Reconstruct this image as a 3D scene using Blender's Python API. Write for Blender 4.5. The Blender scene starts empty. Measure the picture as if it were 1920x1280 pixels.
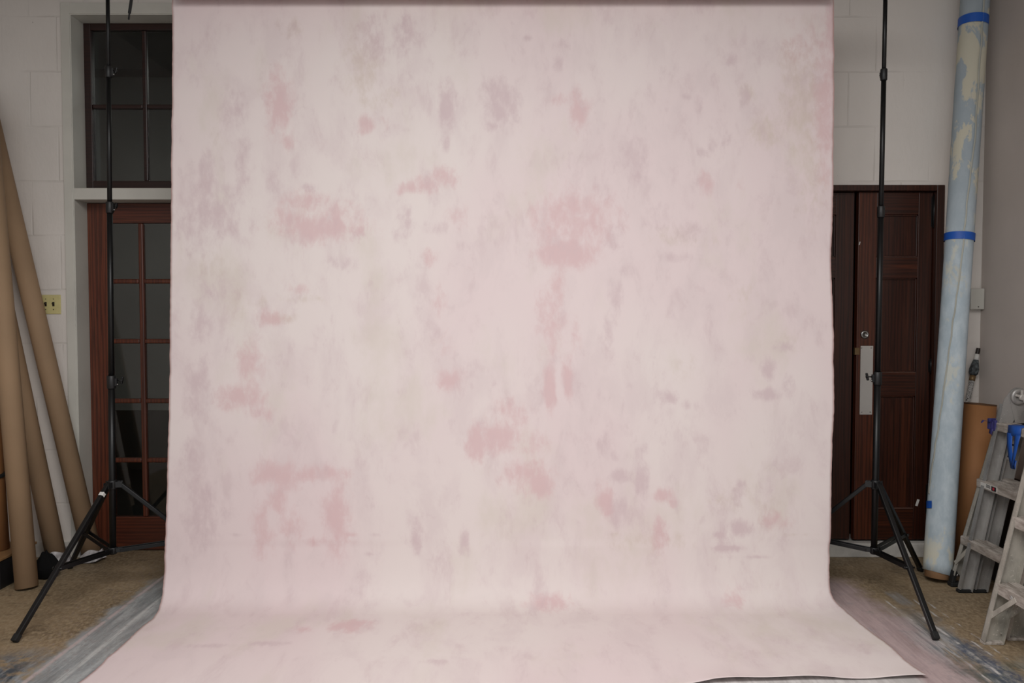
import bpy, bmesh, math, random
from mathutils import Vector, Matrix

C = bpy.context.scene.collection
SC = bpy.context.scene
R = math.radians
random.seed(7)

# ------------------------------------------------------------------ camera
H = 1.468                       # eye height
F_PX = 1493.3                   # 28 mm lens on a 1920 px wide frame
PITCH = math.atan((640 - 584) / F_PX)
cam_d = bpy.data.cameras.new('camera')
cam_d.lens = 28.0; cam_d.sensor_width = 36.0; cam_d.sensor_fit = 'HORIZONTAL'
cam_d.clip_start = 0.05; cam_d.clip_end = 100
cam = bpy.data.objects.new('camera', cam_d); C.objects.link(cam)
cam.location = (0, 0, H); cam.rotation_euler = (R(90) - PITCH, 0, 0)
SC.camera = cam

# ------------------------------------------------------------------ world, lights, exposure
w = bpy.data.worlds.new('world'); SC.world = w; w.use_nodes = True
w.node_tree.nodes['Background'].inputs[0].default_value = (0.93, 0.97, 1.0, 1)
w.node_tree.nodes['Background'].inputs[1].default_value = 0.84


def area(name, loc, aim, sx, sy, power, color=(1, 1, 1), spread=180):
    l = bpy.data.lights.new(name, 'AREA'); l.shape = 'RECTANGLE'
    l.size = sx; l.size_y = sy; l.energy = power; l.color = color; l.spread = R(spread)
    o = bpy.data.objects.new(name, l); C.objects.link(o); o.location = loc
    d = Vector(aim) - Vector(loc)
    o.rotation_euler = d.to_track_quat('-Z', 'Y').to_euler()
    return o


area('studio_softbox', (0.0, 0.9, 3.3), (0.0, 2.35, 0.0), 2.6, 1.6, 99, (1.0, 0.985, 0.972), 150)
area('hall_fill', (-1.6, 6.3, 3.3), (-1.6, 6.3, 0), 0.8, 0.8, 5, (1.0, 0.97, 0.92))  # unseen fill light, added because no ambient reaches the closed hallway

vs = SC.view_settings
SC.display_settings.display_device = 'sRGB'
vs.view_transform = 'Standard'; vs.look = 'None'; vs.exposure = 0.0; vs.gamma = 1.0
vs.use_curve_mapping = False

# ------------------------------------------------------------------ pixel -> place helpers
_c, _s = math.cos(PITCH), math.sin(PITCH)


def ray(px, py):
    t = (640 - py) / F_PX
    return Vector(((px - 960) / F_PX, _c + t * _s, -_s + t * _c))


def at(px, py, Y):
    d = ray(px, py); k = Y / d.y
    return Vector((0, 0, H)) + d * k


def fl(px, py, z=0.0):
    d = ray(px, py); k = (z - H) / d.z
    return Vector((0, 0, H)) + d * k


# ------------------------------------------------------------------ colour / node helpers
def lin(v):
    v /= 255.0
    return v / 12.92 if v <= 0.04045 else ((v + 0.055) / 1.055) ** 2.4


def rgb(r, g, b):
    return (lin(r), lin(g), lin(b), 1.0)


class NT:
    """small wrapper round a material's node tree"""
    def __init__(self, name, rough=0.6, metal=0.0, spec=0.5):
        self.m = bpy.data.materials.new(name); self.m.use_nodes = True
        self.t = self.m.node_tree; self.n = self.t.nodes; self.l = self.t.links
        self.b = self.n['Principled BSDF']
        self.b.inputs['Roughness'].default_value = rough
        self.b.inputs['Metallic'].default_value = metal
        self.b.inputs['Specular IOR Level'].default_value = spec
        self.tc = self.n.new('ShaderNodeTexCoord')

    def put(self, sock, v):
        if isinstance(v, bpy.types.NodeSocket): self.l.new(v, sock)
        else: sock.default_value = v

    def mapping(self, scale=(1, 1, 1), loc=(0, 0, 0), src=None, rot=(0, 0, 0)):
        m = self.n.new('ShaderNodeMapping')
        m.inputs['Scale'].default_value = scale; m.inputs['Location'].default_value = loc
        m.inputs['Rotation'].default_value = rot
        self.l.new(src or self.tc.outputs['Object'], m.inputs['Vector'])
        return m.outputs[0]

    def noise(self, vec, scale, detail=4, rough=0.55, dist=0.0):
        x = self.n.new('ShaderNodeTexNoise')
        x.inputs['Scale'].default_value = scale; x.inputs['Detail'].default_value = detail
        x.inputs['Roughness'].default_value = rough; x.inputs['Distortion'].default_value = dist
        self.l.new(vec, x.inputs['Vector'])
        return x.outputs['Fac']

    def ramp(self, fac, lo, hi, a=0.0, b=1.0):
        x = self.n.new('ShaderNodeMapRange'); x.interpolation_type = 'SMOOTHSTEP'
        self.put(x.inputs[0], fac)
        x.inputs[1].default_value = lo; x.inputs[2].default_value = hi
        x.inputs[3].default_value = a; x.inputs[4].default_value = b
        return x.outputs[0]

    def math(self, op, a, b=0.0, clamp=False):
        x = self.n.new('ShaderNodeMath'); x.operation = op; x.use_clamp = clamp
        self.put(x.inputs[0], a); self.put(x.inputs[1], b)
        return x.outputs[0]

    def mix(self, fac, a, b):
        x = self.n.new('ShaderNodeMix'); x.data_type = 'RGBA'
        self.put(x.inputs['Factor'], fac)
        self.put(x.inputs[6], a); self.put(x.inputs[7], b)
        return x.outputs[2]

    def xyz(self, src=None):
        x = self.n.new('ShaderNodeSeparateXYZ'); self.l.new(src or self.tc.outputs['Object'], x.inputs[0])
        return x.outputs

    def comb(self, a, b, c=0.0):
        x = self.n.new('ShaderNodeCombineXYZ')
        self.put(x.inputs[0], a); self.put(x.inputs[1], b); self.put(x.inputs[2], c)
        return x.outputs[0]

    def attr(self, name):
        x = self.n.new('ShaderNodeAttribute'); x.attribute_name = name
        return x.outputs['Fac']

    def color(self, v): self.put(self.b.inputs['Base Color'], v)
    def rough(self, v): self.put(self.b.inputs['Roughness'], v)

    def bump(self, h, strength=0.3, dist=0.01):
        x = self.n.new('ShaderNodeBump'); x.inputs['Strength'].default_value = strength
        x.inputs['Distance'].default_value = dist
        self.l.new(h, x.inputs['Height']); self.l.new(x.outputs[0], self.b.inputs['Normal'])


M = {}


def simple(name, col, rough=0.6, metal=0.0, vary=0.12, scale=6, col2=None, spec=0.5, bump=0.0):
    t = NT(name, rough, metal, spec)
    f = t.noise(t.mapping(), scale, 5)
    c2 = col2 or tuple(max(0, x * (1 - vary * 2.2)) for x in col[:3]) + (1,)
    t.color(t.mix(t.ramp(f, 0.35, 0.7), col, c2))
    if bump: t.bump(t.noise(t.mapping(), scale * 14, 3), bump, 0.002)
    M[name] = t.m
    return t


simple('black_metal', rgb(13, 13, 14), 0.42, 0.0, 0.1, 30, spec=0.42)
simple('black_rubber', rgb(17, 17, 17), 0.75)
simple('black_plastic', rgb(22, 22, 23), 0.5, 0.0, 0.1, 20)
simple('black_cloth', rgb(10, 10, 10), 0.9, spec=0.2)
simple('chrome', rgb(170, 168, 165), 0.28, 1.0, 0.1, 20)
simple('brass', rgb(128, 104, 72), 0.5, 0.6)
simple('brushed_steel', rgb(195, 190, 184), 0.45, 0.25, 0.05, 3)
simple('white_trim', rgb(202, 199, 190), 0.45, 0.0, 0.05, 3, bump=0.05)
simple('white_sill', rgb(206, 202, 195), 0.7, 0.0, 0.14, 9, bump=0.15)
simple('kraft', rgb(158, 130, 101), 0.8, 0.0, 0.06, 2.2, bump=0.12)
simple('brown_kraft', rgb(146, 99, 58), 0.75, 0.0, 0.09, 3, bump=0.08)
simple('kraft_dark', rgb(96, 66, 42), 0.85)
simple('bare_core', rgb(170, 132, 98), 0.8, 0.0, 0.1, 8)
simple('plastic_film', rgb(205, 200, 200), 0.3, 0.0, 0.2, 26, bump=0.5)
simple('ivory_plastic', rgb(205, 194, 138), 0.4, 0.0, 0.05, 20)
simple('dark_brown', rgb(34, 24, 16), 0.5)
simple('blue_tape', rgb(26, 84, 174), 0.55, 0.0, 0.05, 20)
simple('purple_tape', rgb(54, 50, 112), 0.5, 0.0, 0.12, 20)
simple('grip_black', rgb(30, 34, 36), 0.6, 0.0, 0.2, 60, rgb(95, 102, 104))
simple('sticker_white', rgb(215, 213, 208), 0.5, 0.0, 0.05, 30)
simple('sticker_red', rgb(185, 40, 58), 0.5)
simple('sticker_black', rgb(25, 22, 24), 0.5)
simple('tan_wood', rgb(150, 112, 72), 0.6)
simple('highlight_wood', rgb(112, 88, 78), 0.5, 0.0, 0.2, 12)  # paler wood: paints the highlight onto the door panels' lower beads
simple('canvas_back', rgb(178, 118, 112), 0.9, 0.0, 0.1, 5)
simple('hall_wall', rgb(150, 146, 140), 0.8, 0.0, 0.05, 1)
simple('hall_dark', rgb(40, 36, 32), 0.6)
simple('plaster', rgb(192, 182, 175), 0.75, 0.0, 0.05, 1.3, bump=0.06)
simple('ceiling_paint', rgb(160, 155, 148), 0.8)

# speckled painted pole shaft
t = NT('speckled_silver', 0.45, 0.35)
f = t.noise(t.mapping(), 190, 3, 0.7)
t.color(t.mix(t.ramp(f, 0.5, 0.6), rgb(205, 203, 200), rgb(60, 54, 54))); M['speckled_silver'] = t.m

# aluminium with dull oxide and dust
t = NT('aluminium', 0.45, 0.55)
f = t.noise(t.mapping((1, 1, 0.35)), 13, 6, 0.6)
sp = t.noise(t.mapping(), 130, 3, 0.6)
c = t.mix(t.ramp(f, 0.35, 0.7), rgb(178, 176, 173), rgb(146, 143, 140))
c = t.mix(t.ramp(sp, 0.63, 0.72), c, rgb(205, 200, 194))
t.color(c); M['aluminium'] = t.m
# dust-caked ladder treads
t = NT('dusty_aluminium', 0.75, 0.15)
f = t.noise(t.mapping((4, 1, 4)), 12, 6, 0.65)
t.color(t.mix(t.ramp(f, 0.35, 0.68), rgb(186, 178, 170), rgb(140, 131, 122))); M['dusty_aluminium'] = t.m
t = NT('weathered_aluminium', 0.6, 0.3)
f = t.noise(t.mapping((1, 1, 0.5)), 11, 6, 0.65)
sp = t.noise(t.mapping(), 90, 3, 0.6)
c = t.mix(t.ramp(f, 0.35, 0.68), rgb(182, 177, 167), rgb(150, 146, 137))
t.color(t.mix(t.ramp(sp, 0.62, 0.7), c, rgb(205, 200, 190))); M['weathered_aluminium'] = t.m


def wood(name, axis, dark, mid, light, rough=0.38, seed=0.0):
    """stained oak: grain runs along `axis` (0 x, 2 z)"""
    t = NT(name, rough, 0.0, 0.5)
    sc = [17, 17, 17]; sc[axis] = 0.8
    v = t.mapping(tuple(sc), (seed, seed * 2, seed))
    big = t.noise(v, 1.3, 4, 0.6, 0.8)
    wv = t.n.new('ShaderNodeTexWave'); wv.wave_type = 'BANDS'; wv.bands_direction = 'X' if axis == 2 else 'Z'
    wv.inputs['Scale'].default_value = 0.9; wv.inputs['Distortion'].default_value = 9.0
    wv.inputs['Detail'].default_value = 3; wv.inputs['Detail Scale'].default_value = 1.2
    t.l.new(v, wv.inputs['Vector'])
    s2 = [150, 150, 150]; s2[axis] = 5
    pores = t.noise(t.mapping(tuple(s2)), 1.0, 3, 0.6)
    c = t.mix(t.ramp(wv.outputs['Fac'], 0.2, 0.95, 0, 0.55), mid, dark)
    c = t.mix(t.ramp(big, 0.5, 0.75, 0, 0.8), c, light)
    c = t.mix(t.ramp(pores, 0.46, 0.72, 0, 0.6), c, dark)
    t.color(c)
    t.bump(pores, 0.12, 0.002)
    M[name] = t.m


wood('oak_upright', 2, rgb(46, 22, 14), rgb(100, 50, 32), rgb(116, 62, 40))
wood('oak_cross', 0, rgb(46, 22, 14), rgb(90, 43, 27), rgb(108, 56, 36), seed=3.1)
wood('dark_oak_upright', 2, rgb(22, 11, 7), rgb(58, 27, 16), rgb(80, 40, 23), 0.36, 1.7)
wood('dark_oak_cross', 0, rgb(24, 12, 7), rgb(62, 29, 17), rgb(90, 45, 25), 0.36, 4.3)
wood('red_oak_upright', 2, rgb(34, 15, 9), rgb(84, 41, 23), rgb(106, 54, 30), 0.36, 6.3)
wood('transom_wood', 0, rgb(28, 14, 11), rgb(46, 22, 17), rgb(56, 28, 21), 0.4, 8.0)

# glass: clear pane with a fresnel reflection
t = NT('glass')
for nn in list(t.n):
    if nn.type != 'OUTPUT_MATERIAL': t.n.remove(nn)
tr = t.n.new('ShaderNodeBsdfTransparent'); tr.inputs[0].default_value = (0.80, 0.83, 0.82, 1)
gl = t.n.new('ShaderNodeBsdfGlossy'); gl.inputs['Roughness'].default_value = 0.03
fr = t.n.new('ShaderNodeFresnel'); fr.inputs[0].default_value = 1.52
mx = t.n.new('ShaderNodeMixShader')
t.l.new(fr.outputs[0], mx.inputs[0]); t.l.new(tr.outputs[0], mx.inputs[1]); t.l.new(gl.outputs[0], mx.inputs[2])
t.l.new(mx.outputs[0], t.n['Material Output'].inputs[0]); M['glass'] = t.m

# painted clay-tile block wall, 0.32 m square blocks in running bond
t = NT('painted_block', 0.55)
o = t.xyz()
v = t.comb(o[0], o[2], 0.0)
wob = t.noise(t.mapping(), 3.0, 3)
vv = t.n.new('ShaderNodeVectorMath'); vv.operation = 'ADD'
t.l.new(v, vv.inputs[0]); t.l.new(t.comb(t.math('MULTIPLY', wob, 0.012), t.math('MULTIPLY', wob, 0.014)), vv.inputs[1])
mp = t.n.new('ShaderNodeMapping'); mp.inputs['Location'].default_value = (0.1, -0.012, 0)
t.l.new(vv.outputs[0], mp.inputs['Vector'])
br = t.n.new('ShaderNodeTexBrick'); br.offset = 0.5
br.inputs['Scale'].default_value = 1.0; br.inputs['Brick Width'].default_value = 0.32
br.inputs['Row Height'].default_value = 0.3185; br.inputs['Mortar Size'].default_value = 0.006
br.inputs['Mortar Smooth'].default_value = 0.6
t.l.new(mp.outputs[0], br.inputs['Vector'])
gap = t.noise(t.mapping(), 2.3, 3)
line = t.math('MULTIPLY', br.outputs['Fac'], t.ramp(gap, 0.38, 0.62))
n1 = t.noise(t.mapping(), 1.1, 4); n2 = t.noise(t.mapping((1, 1, 0.45)), 24, 6, 0.62)
c = t.mix(t.ramp(n1, 0.35, 0.68), rgb(221, 214, 207), rgb(211, 204, 197))
c = t.mix(t.math('MULTIPLY', line, 0.10), c, rgb(120, 112, 104))
chip = t.noise(t.mapping(), 42, 2, 0.4)
c = t.mix(t.ramp(chip, 0.80, 0.82, 0, 0.7), c, rgb(110, 100, 92))
t.color(c)
hgt = t.math('SUBTRACT', t.math('ADD', t.math('MULTIPLY', n2, 0.2), t.math('MULTIPLY', t.noise(t.mapping((1, 1, 0.5)), 7, 4, 0.6), 0.5)), t.math('MULTIPLY', line, 0.22))
t.bump(hgt, 0.7, 0.012); M['painted_block'] = t.m

# work-worn floor with old backdrop overspray along both sides
t = NT('worn_floor', 0.55)
o = t.xyz()
X, Y = o[0], o[1]
base_n = t.noise(t.mapping(), 2.2, 6, 0.65); speck = t.noise(t.mapping((1, 0.6, 1)), 60, 4, 0.7)
c = t.mix(t.ramp(base_n, 0.3, 0.7), rgb(146, 125, 97), rgb(110, 93, 70))
c = t.mix(t.ramp(speck, 0.35, 0.75), c, rgb(164, 146, 118))
dk = t.noise(t.mapping((1, 1.6, 1)), 7, 5, 0.7)
c = t.mix(t.ramp(dk, 0.54, 0.74, 0, 0.7), c, rgb(62, 50, 38))
streak = t.noise(t.mapping((22, 2.4, 1)), 1.0, 8, 0.72, 0.5)
streak2 = t.noise(t.mapping((60, 3.0, 1), (4, 2, 0)), 1.0, 5, 0.65)
wob = t.math('MULTIPLY', t.math('SUBTRACT', t.noise(t.mapping((1, 1, 1)), 4.5, 5, 0.7), 0.5), 0.34)
aX = t.math('ADD', X, wob)
blot = t.noise(t.mapping(), 9, 5, 0.7)
# left grey-blue band
leftside = t.ramp(X, -1.0, -1.2)
nearL = t.math('MULTIPLY', t.ramp(aX, -2.0, -1.9), leftside)
dirtyL = t.math('MULTIPLY', t.math('MULTIPLY', t.ramp(aX, -2.45, -2.1), leftside), t.ramp(t.math('ADD', Y, t.math('MULTIPLY', wob, 1.5)), 3.48, 3.22))
dirtyL = t.math('MULTIPLY', dirtyL, t.ramp(blot, 0.36, 0.56))
c = t.mix(dirtyL, c, t.mix(t.ramp(streak, 0.4, 0.66), rgb(56, 66, 76), rgb(146, 152, 156)))
nearL = t.math('MULTIPLY', nearL, t.ramp(Y, 4.45, 4.2))
greyL = t.mix(t.ramp(streak, 0.30, 0.70), rgb(120, 124, 126), rgb(176, 179, 179))
greyL = t.mix(t.ramp(speck, 0.4, 0.7, 0, 0.35), greyL, rgb(112, 112, 114))
greyL = t.mix(t.ramp(blot, 0.55, 0.75, 0, 0.6), greyL, rgb(128, 126, 130))
c = t.mix(t.math('MULTIPLY', nearL, 0.93), c, greyL)
# straight pale line where a former canvas lay
lw = t.math('ABSOLUTE', t.math('ADD', X, 1.932))
c = t.mix(t.math('MULTIPLY', t.ramp(lw, 0.016, 0.003), t.ramp(t.noise(t.mapping(), 14, 4), 0.3, 0.5)), c, rgb(182, 168, 166))
lw = t.math('ABSOLUTE', t.math('ADD', X, 1.80))
c = t.mix(t.math('MULTIPLY', t.ramp(lw, 0.02, 0.004), t.ramp(streak2, 0.35, 0.55, 0, 0.6)), c, rgb(205, 205, 202))
# faint purple specks left
c = t.mix(t.math('MULTIPLY', t.math('MULTIPLY', t.ramp(aX, -2.35, -2.0), leftside), t.ramp(t.noise(t.mapping((1.6, 0.9, 1)), 30, 6, 0.75), 0.52, 0.66, 0, 0.6)), c, rgb(140, 128, 126))
# right: blue/white streaks then pink overspray next to the canvas
rightside = t.ramp(X, 1.0, 1.2)
nearR = t.math('MULTIPLY', t.math('MULTIPLY', t.ramp(aX, 2.08, 1.95), t.ramp(t.math('ADD', Y, t.math('MULTIPLY', wob, 1.6)), 4.1, 3.5)), rightside)
c = t.mix(t.math('MULTIPLY', nearR, t.ramp(streak, 0.34, 0.52)), c, t.mix(t.ramp(streak2, 0.4, 0.62), rgb(112, 116, 120), rgb(172, 170, 168)))
wide = t.math('MULTIPLY', t.math('MULTIPLY', t.ramp(aX, 2.5, 2.3), t.ramp(Y, 3.42, 3.2)), rightside)
c = t.mix(t.math('MULTIPLY', wide, t.ramp(blot, 0.4, 0.58, 0, 0.8)), c, t.mix(t.ramp(streak, 0.42, 0.6), rgb(62, 72, 66), rgb(128, 130, 122)))
bx = t.ramp(t.math('ABSOLUTE', t.math('SUBTRACT', aX, 1.985)), 0.09, 0.03)
by = t.ramp(t.math('ABSOLUTE', t.math('SUBTRACT', Y, 3.28)), 0.36, 0.12)
c = t.mix(t.math('MULTIPLY', t.math('MULTIPLY', bx, by), t.ramp(t.noise(t.mapping((2, 1, 1)), 26, 6, 0.75), 0.36, 0.62, 0, 0.8)), c, rgb(58, 70, 94))
for xs, wd, hi in ((1.975, 0.012, 205), (2.05, 0.008, 190), (1.90, 0.008, 195), (2.10, 0.007, 180)):
    lw = t.math('ABSOLUTE', t.math('SUBTRACT', t.math('ADD', X, t.math('MULTIPLY', wob, 0.12)), xs))
    k = t.math('MULTIPLY', t.ramp(lw, wd, wd * 0.2), t.ramp(t.noise(t.mapping((1, 3, 1), (xs * 9, 0, 0)), 3, 4), 0.45, 0.6))
    c = t.mix(t.math('MULTIPLY', k, t.ramp(Y, 4.2, 3.9)), c, rgb(hi, hi - 4, hi - 8))
pinkR = t.math('MULTIPLY', t.ramp(aX, 1.92, 1.74), t.ramp(Y, 4.42, 4.22))
pinkR = t.math('MULTIPLY', pinkR, t.ramp(X, 1.0, 1.3))
pk = t.mix(t.ramp(streak, 0.36, 0.66), rgb(164, 144, 144), rgb(190, 168, 167))
pk = t.mix(t.ramp(blot, 0.52, 0.7, 0, 0.6), pk, rgb(150, 146, 150))
c = t.mix(t.math('MULTIPLY', pinkR, 0.92), c, pk)
sm = t.math('MULTIPLY', t.ramp(t.math('ABSOLUTE', t.math('SUBTRACT', X, 1.985)), 0.05, 0.02), t.ramp(t.math('ABSOLUTE', t.math('SUBTRACT', Y, 4.03)), 0.13, 0.05))
c = t.mix(t.math('MULTIPLY', sm, t.ramp(streak2, 0.3, 0.6, 0.2, 0.8)), c, rgb(150, 148, 146))
# fine scratches and hairline cracks
flk = t.noise(t.mapping((1, 1.4, 1), (7, 0, 0)), 75, 2, 0.5)
c = t.mix(t.ramp(flk, 0.72, 0.76, 0, 0.75), c, rgb(190, 184, 176))
# thickly painted centre where the canvases always lie
mid = t.math('MULTIPLY', t.ramp(t.math('ABSOLUTE', X), 1.66, 1.6), t.ramp(Y, 4.4, 4.2))
c = t.mix(mid, c, t.mix(t.ramp(streak, 0.4, 0.62), rgb(188, 184, 182), rgb(214, 210, 208)))
t.color(c)
t.rough(t.ramp(blot, 0.3, 0.7, 0.5, 0.72))
t.bump(speck, 0.2, 0.003); M['worn_floor'] = t.m

# hand-painted backdrop canvas: pigment lies where the brush left it (vertex attributes), noise frays it
t = NT('painted_canvas', 0.85, 0.0, 0.2)
uv = t.tc.outputs['UV']
fine = t.noise(t.mapping((9, 5, 1), src=uv), 2.6, 7, 0.68, 0.25)
mid_n = t.noise(t.mapping((3.4, 1.7, 1), (3, 5, 0), src=uv), 1.5, 6, 0.62, 0.3)
low = t.noise(t.mapping((1, 0.6, 1), (9, 1, 0), src=uv), 0.9, 3, 0.5)
dab = t.noise(t.mapping((8, 4.6, 1), (1, 7, 0), src=uv), 1.7, 5, 0.6, 0.4)
c = t.mix(t.ramp(low, 0.38, 0.64), rgb(222, 211, 208), rgb(219, 203, 203))
c = t.mix(t.ramp(mid_n, 0.44, 0.66, 0, 0.55), c, rgb(211, 196, 196))
c = t.mix(t.ramp(t.noise(t.mapping((2.2, 1.2, 1), (31, 3, 0), src=uv), 1.2, 5, 0.6), 0.52, 0.7, 0, 0.55), c, rgb(209, 199, 189))


def pig(att, colr, amt, k=1.0):
    global c
    a = t.math('ADD', t.attr(att), t.math('ADD', t.math('MULTIPLY', t.math('SUBTRACT', fine, 0.5), 1.25 * k),
                                          t.math('MULTIPLY', t.math('SUBTRACT', dab, 0.5), 0.95 * k)))
    f = t.ramp(a, 0.14, 0.80, 0, amt)
    f = t.math('MULTIPLY', f, t.ramp(t.attr(att), 0.0, 0.35))
    c = t.mix(f, c, colr)


pig('tan', rgb(203, 188, 178), 0.75)
pig('mauve', rgb(204, 185, 187), 0.9)
pig('pink', rgb(209, 180, 181), 0.82)
scuff = t.noise(t.mapping((5.5, 2.6, 1), (17, 4, 0), src=uv), 1.6, 8, 0.7, 0.35)
c = t.mix(t.math('MULTIPLY', t.ramp(scuff, 0.5, 0.66, 0, 0.42), t.ramp(mid_n, 0.40, 0.58)), c, rgb(203, 183, 185))
dabs = t.math('MULTIPLY', t.ramp(dab, 0.58, 0.7, 0, 0.28), t.ramp(mid_n, 0.42, 0.56))
c = t.mix(dabs, c, rgb(200, 180, 183))
edge = t.ramp(t.attr('rim'), 0.3, 1.0, 0, 0.6)
c = t.mix(edge, c, rgb(212, 160, 152))
t.color(c)
weave = t.noise(t.mapping((1, 1, 1), src=uv), 300, 2, 0.5)
t.bump(weave, 0.05, 0.001); M['painted_canvas'] = t.m

# blue-grey rolled backdrop: pale cream clouds on grey blue, darker and patchier near its top
t = NT('blue_canvas', 0.8, 0.0, 0.2)
o = t.xyz()
vv2 = t.mapping((3.2, 3.2, 1.5))
p = t.noise(vv2, 2.2, 6, 0.62, 0.4); q = t.noise(t.mapping((6, 6, 3)), 3.5, 5, 0.65)
p2 = t.noise(t.mapping((4, 4, 2.2), (5, 2, 9)), 1.9, 5, 0.6)
rag = t.noise(t.mapping((1, 1, 0.6)), 22, 8, 0.75, 0.3)
pp = t.math('ADD', p, t.math('MULTIPLY', t.math('SUBTRACT', rag, 0.5), 0.22))
pp2 = t.math('ADD', p2, t.math('MULTIPLY', t.math('SUBTRACT', rag, 0.5), 0.3))
c = t.mix(t.ramp(q, 0.35, 0.7), rgb(168, 181, 189), rgb(186, 197, 203))
c = t.mix(t.ramp(o[2], 1.5, 2.4, 0, 0.75), c, rgb(148, 157, 163))
c = t.mix(t.math('MULTIPLY', t.ramp(pp, 0.535, 0.575), t.ramp(o[2], 1.3, 2.0, 0.0, 0.9)), c, rgb(196, 190, 170))
c = t.mix(t.math('MULTIPLY', t.ramp(pp2, 0.60, 0.66, 0, 0.7), t.ramp(o[2], 2.6, 2.2)), c, rgb(198, 198, 186))
bot = t.math('MULTIPLY', t.ramp(o[2], 0.36, 0.14), t.ramp(pp, 0.44, 0.52, 0, 0.85))
c = t.mix(bot, c, rgb(206, 201, 182))
t.color(c); M['blue_canvas'] = t.m
simple('cream_canvas', rgb(172, 172, 162), 0.85, 0.0, 0.08, 6)


# ------------------------------------------------------------------ mesh helpers
def new_bm(): return bmesh.new()


def box(bm, x0, x1, y0, y1, z0, z1, bev=0.0, mat=None):
    cx, cy, cz = (x0 + x1) / 2, (y0 + y1) / 2, (z0 + z1) / 2
    mm = Matrix.Translation((cx, cy, cz)) @ Matrix.Diagonal((abs(x1 - x0), abs(y1 - y0), abs(z1 - z0), 1))
    if mat is not None: mm = mat @ mm
    g = bmesh.ops.create_cube(bm, size=1.0, matrix=mm)
    if bev:
        es = list({e for v in g['verts'] for e in v.link_edges})
        bmesh.ops.bevel(bm, geom=es, offset=bev, segments=2, affect='EDGES', profile=0.5)
    return bm


def frame_of(a, b):
    d = (Vector(b) - Vector(a)); L = d.length; d.normalize()
    up = Vector((0, 0, 1)) if abs(d.z) < 0.95 else Vector((0, 1, 0))
    x = d.cross(up).normalized(); y = x.cross(d).normalized()
    return d, x, y, L


def tube(bm, a, b, r0, r1=None, n=20, caps=True, inner=None):
    r1 = r0 if r1 is None else r1
    a = Vector(a); b = Vector(b)
    d, x, y, L = frame_of(a, b)
    rings = []
    for p, r in ((a, r0), (b, r1)):
        rings.append([bm.verts.new(p + x * math.cos(2 * math.pi * i / n) * r + y * math.sin(2 * math.pi * i / n) * r) for i in range(n)])
    for i in range(n):
        f = bm.faces.new((rings[0][i], rings[0][(i + 1) % n], rings[1][(i + 1) % n], rings[1][i])); f.smooth = True
    if inner:
        ins = []
        for p, s in ((a, 1), (b, -1)):
            ins.append([bm.verts.new(p + x * math.cos(2 * math.pi * i / n) * inner + y * math.sin(2 * math.pi * i / n) * inner) for i in range(n)])
        for i in range(n):
            j = (i + 1) % n
            f = bm.faces.new((ins[0][j], ins[0][i], ins[1][i], ins[1][j])); f.smooth = True
            bm.faces.new((rings[0][j], rings[0][i], ins[0][i], ins[0][j]))
            bm.faces.new((rings[1][i], rings[1][j], ins[1][j], ins[1][i]))
    elif caps:
        bm.faces.new(list(reversed(rings[0]))); bm.faces.new(rings[1])
    return bm


def bar(bm, a, b, w, h, side=None, bev=0.0):
    """rectangular bar from a to b: w across `side`, h across the other axis"""
    a = Vector(a); b = Vector(b); d = (b - a); L = d.length; d.normalize()
    x = Vector(side) if side is not None else frame_of(a, b)[1]
    x = (x - d * x.dot(d)).normalized(); y = d.cross(x).normalized()
    m = Matrix(((x.x, y.x, d.x, a.x), (x.y, y.y, d.y, a.y), (x.z, y.z, d.z, a.z), (0, 0, 0, 1)))
    return box(bm, -w / 2, w / 2, -h / 2, h / 2, 0, L, bev, m)


def lathe(bm, prof, org, axis=(0, 0, 1), n=24):
    org = Vector(org); d = Vector(axis).normalized()
    _, x, y, _ = frame_of(org, org + d)
    rings = []
    for r, h in prof:
        rings.append([bm.verts.new(org + d * h + x * math.cos(2 * math.pi * i / n) * max(r, 1e-4) + y * math.sin(2 * math.pi * i / n) * max(r, 1e-4)) for i in range(n)])
    for k in range(len(rings) - 1):
        for i in range(n):
            f = bm.faces.new((rings[k][i], rings[k][(i + 1) % n], rings[k + 1][(i + 1) % n], rings[k + 1][i])); f.smooth = True
    bm.faces.new(list(reversed(rings[0]))); bm.faces.new(rings[-1])
    return bm


def path_tube(bm, pts, r, n=10):
    for i in range(len(pts) - 1): tube(bm, pts[i], pts[i + 1], r, n=n)
    return bm


def torus(bm, org, axis, Rr, r, n=28, k=10):
    org = Vector(org); d, x, y, _ = frame_of(org, org + Vector(axis))
    g = []
    for i in range(n):
        a = 2 * math.pi * i / n; cdir = x * math.cos(a) + y * math.sin(a)
        g.append([bm.verts.new(org + cdir * (Rr + r * math.cos(2 * math.pi * j / k)) + d * r * math.sin(2 * math.pi * j / k)) for j in range(k)])
    for i in range(n):
        for j in range(k):
            f = bm.faces.new((g[i][j], g[(i + 1) % n][j], g[(i + 1) % n][(j + 1) % k], g[i][(j + 1) % k])); f.smooth = True
    return bm


def obj(name, bm, mat, parent=None):
    bmesh.ops.recalc_face_normals(bm, faces=bm.faces[:])
    me = bpy.data.meshes.new(name); bm.to_mesh(me); bm.free()
    me.materials.append(M[mat])
    o = bpy.data.objects.new(name, me); C.objects.link(o)
    if parent is not None:
        o.parent = parent
        o.matrix_parent_inverse = root_matrix(parent).inverted()
    return o


def root_matrix(o):
    m = Matrix.LocRotScale(o.location, o.rotation_euler, o.scale)
    return m if o.parent is None else root_matrix(o.parent) @ o.matrix_parent_inverse @ m


def thing(name, label, cat, loc=(0, 0, 0), group=None, kind=None):
    o = bpy.data.objects.new(name, None); o.empty_display_size = 0.1
    C.objects.link(o); o.location = loc
    return tag(o, label, cat, group, kind)


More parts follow.
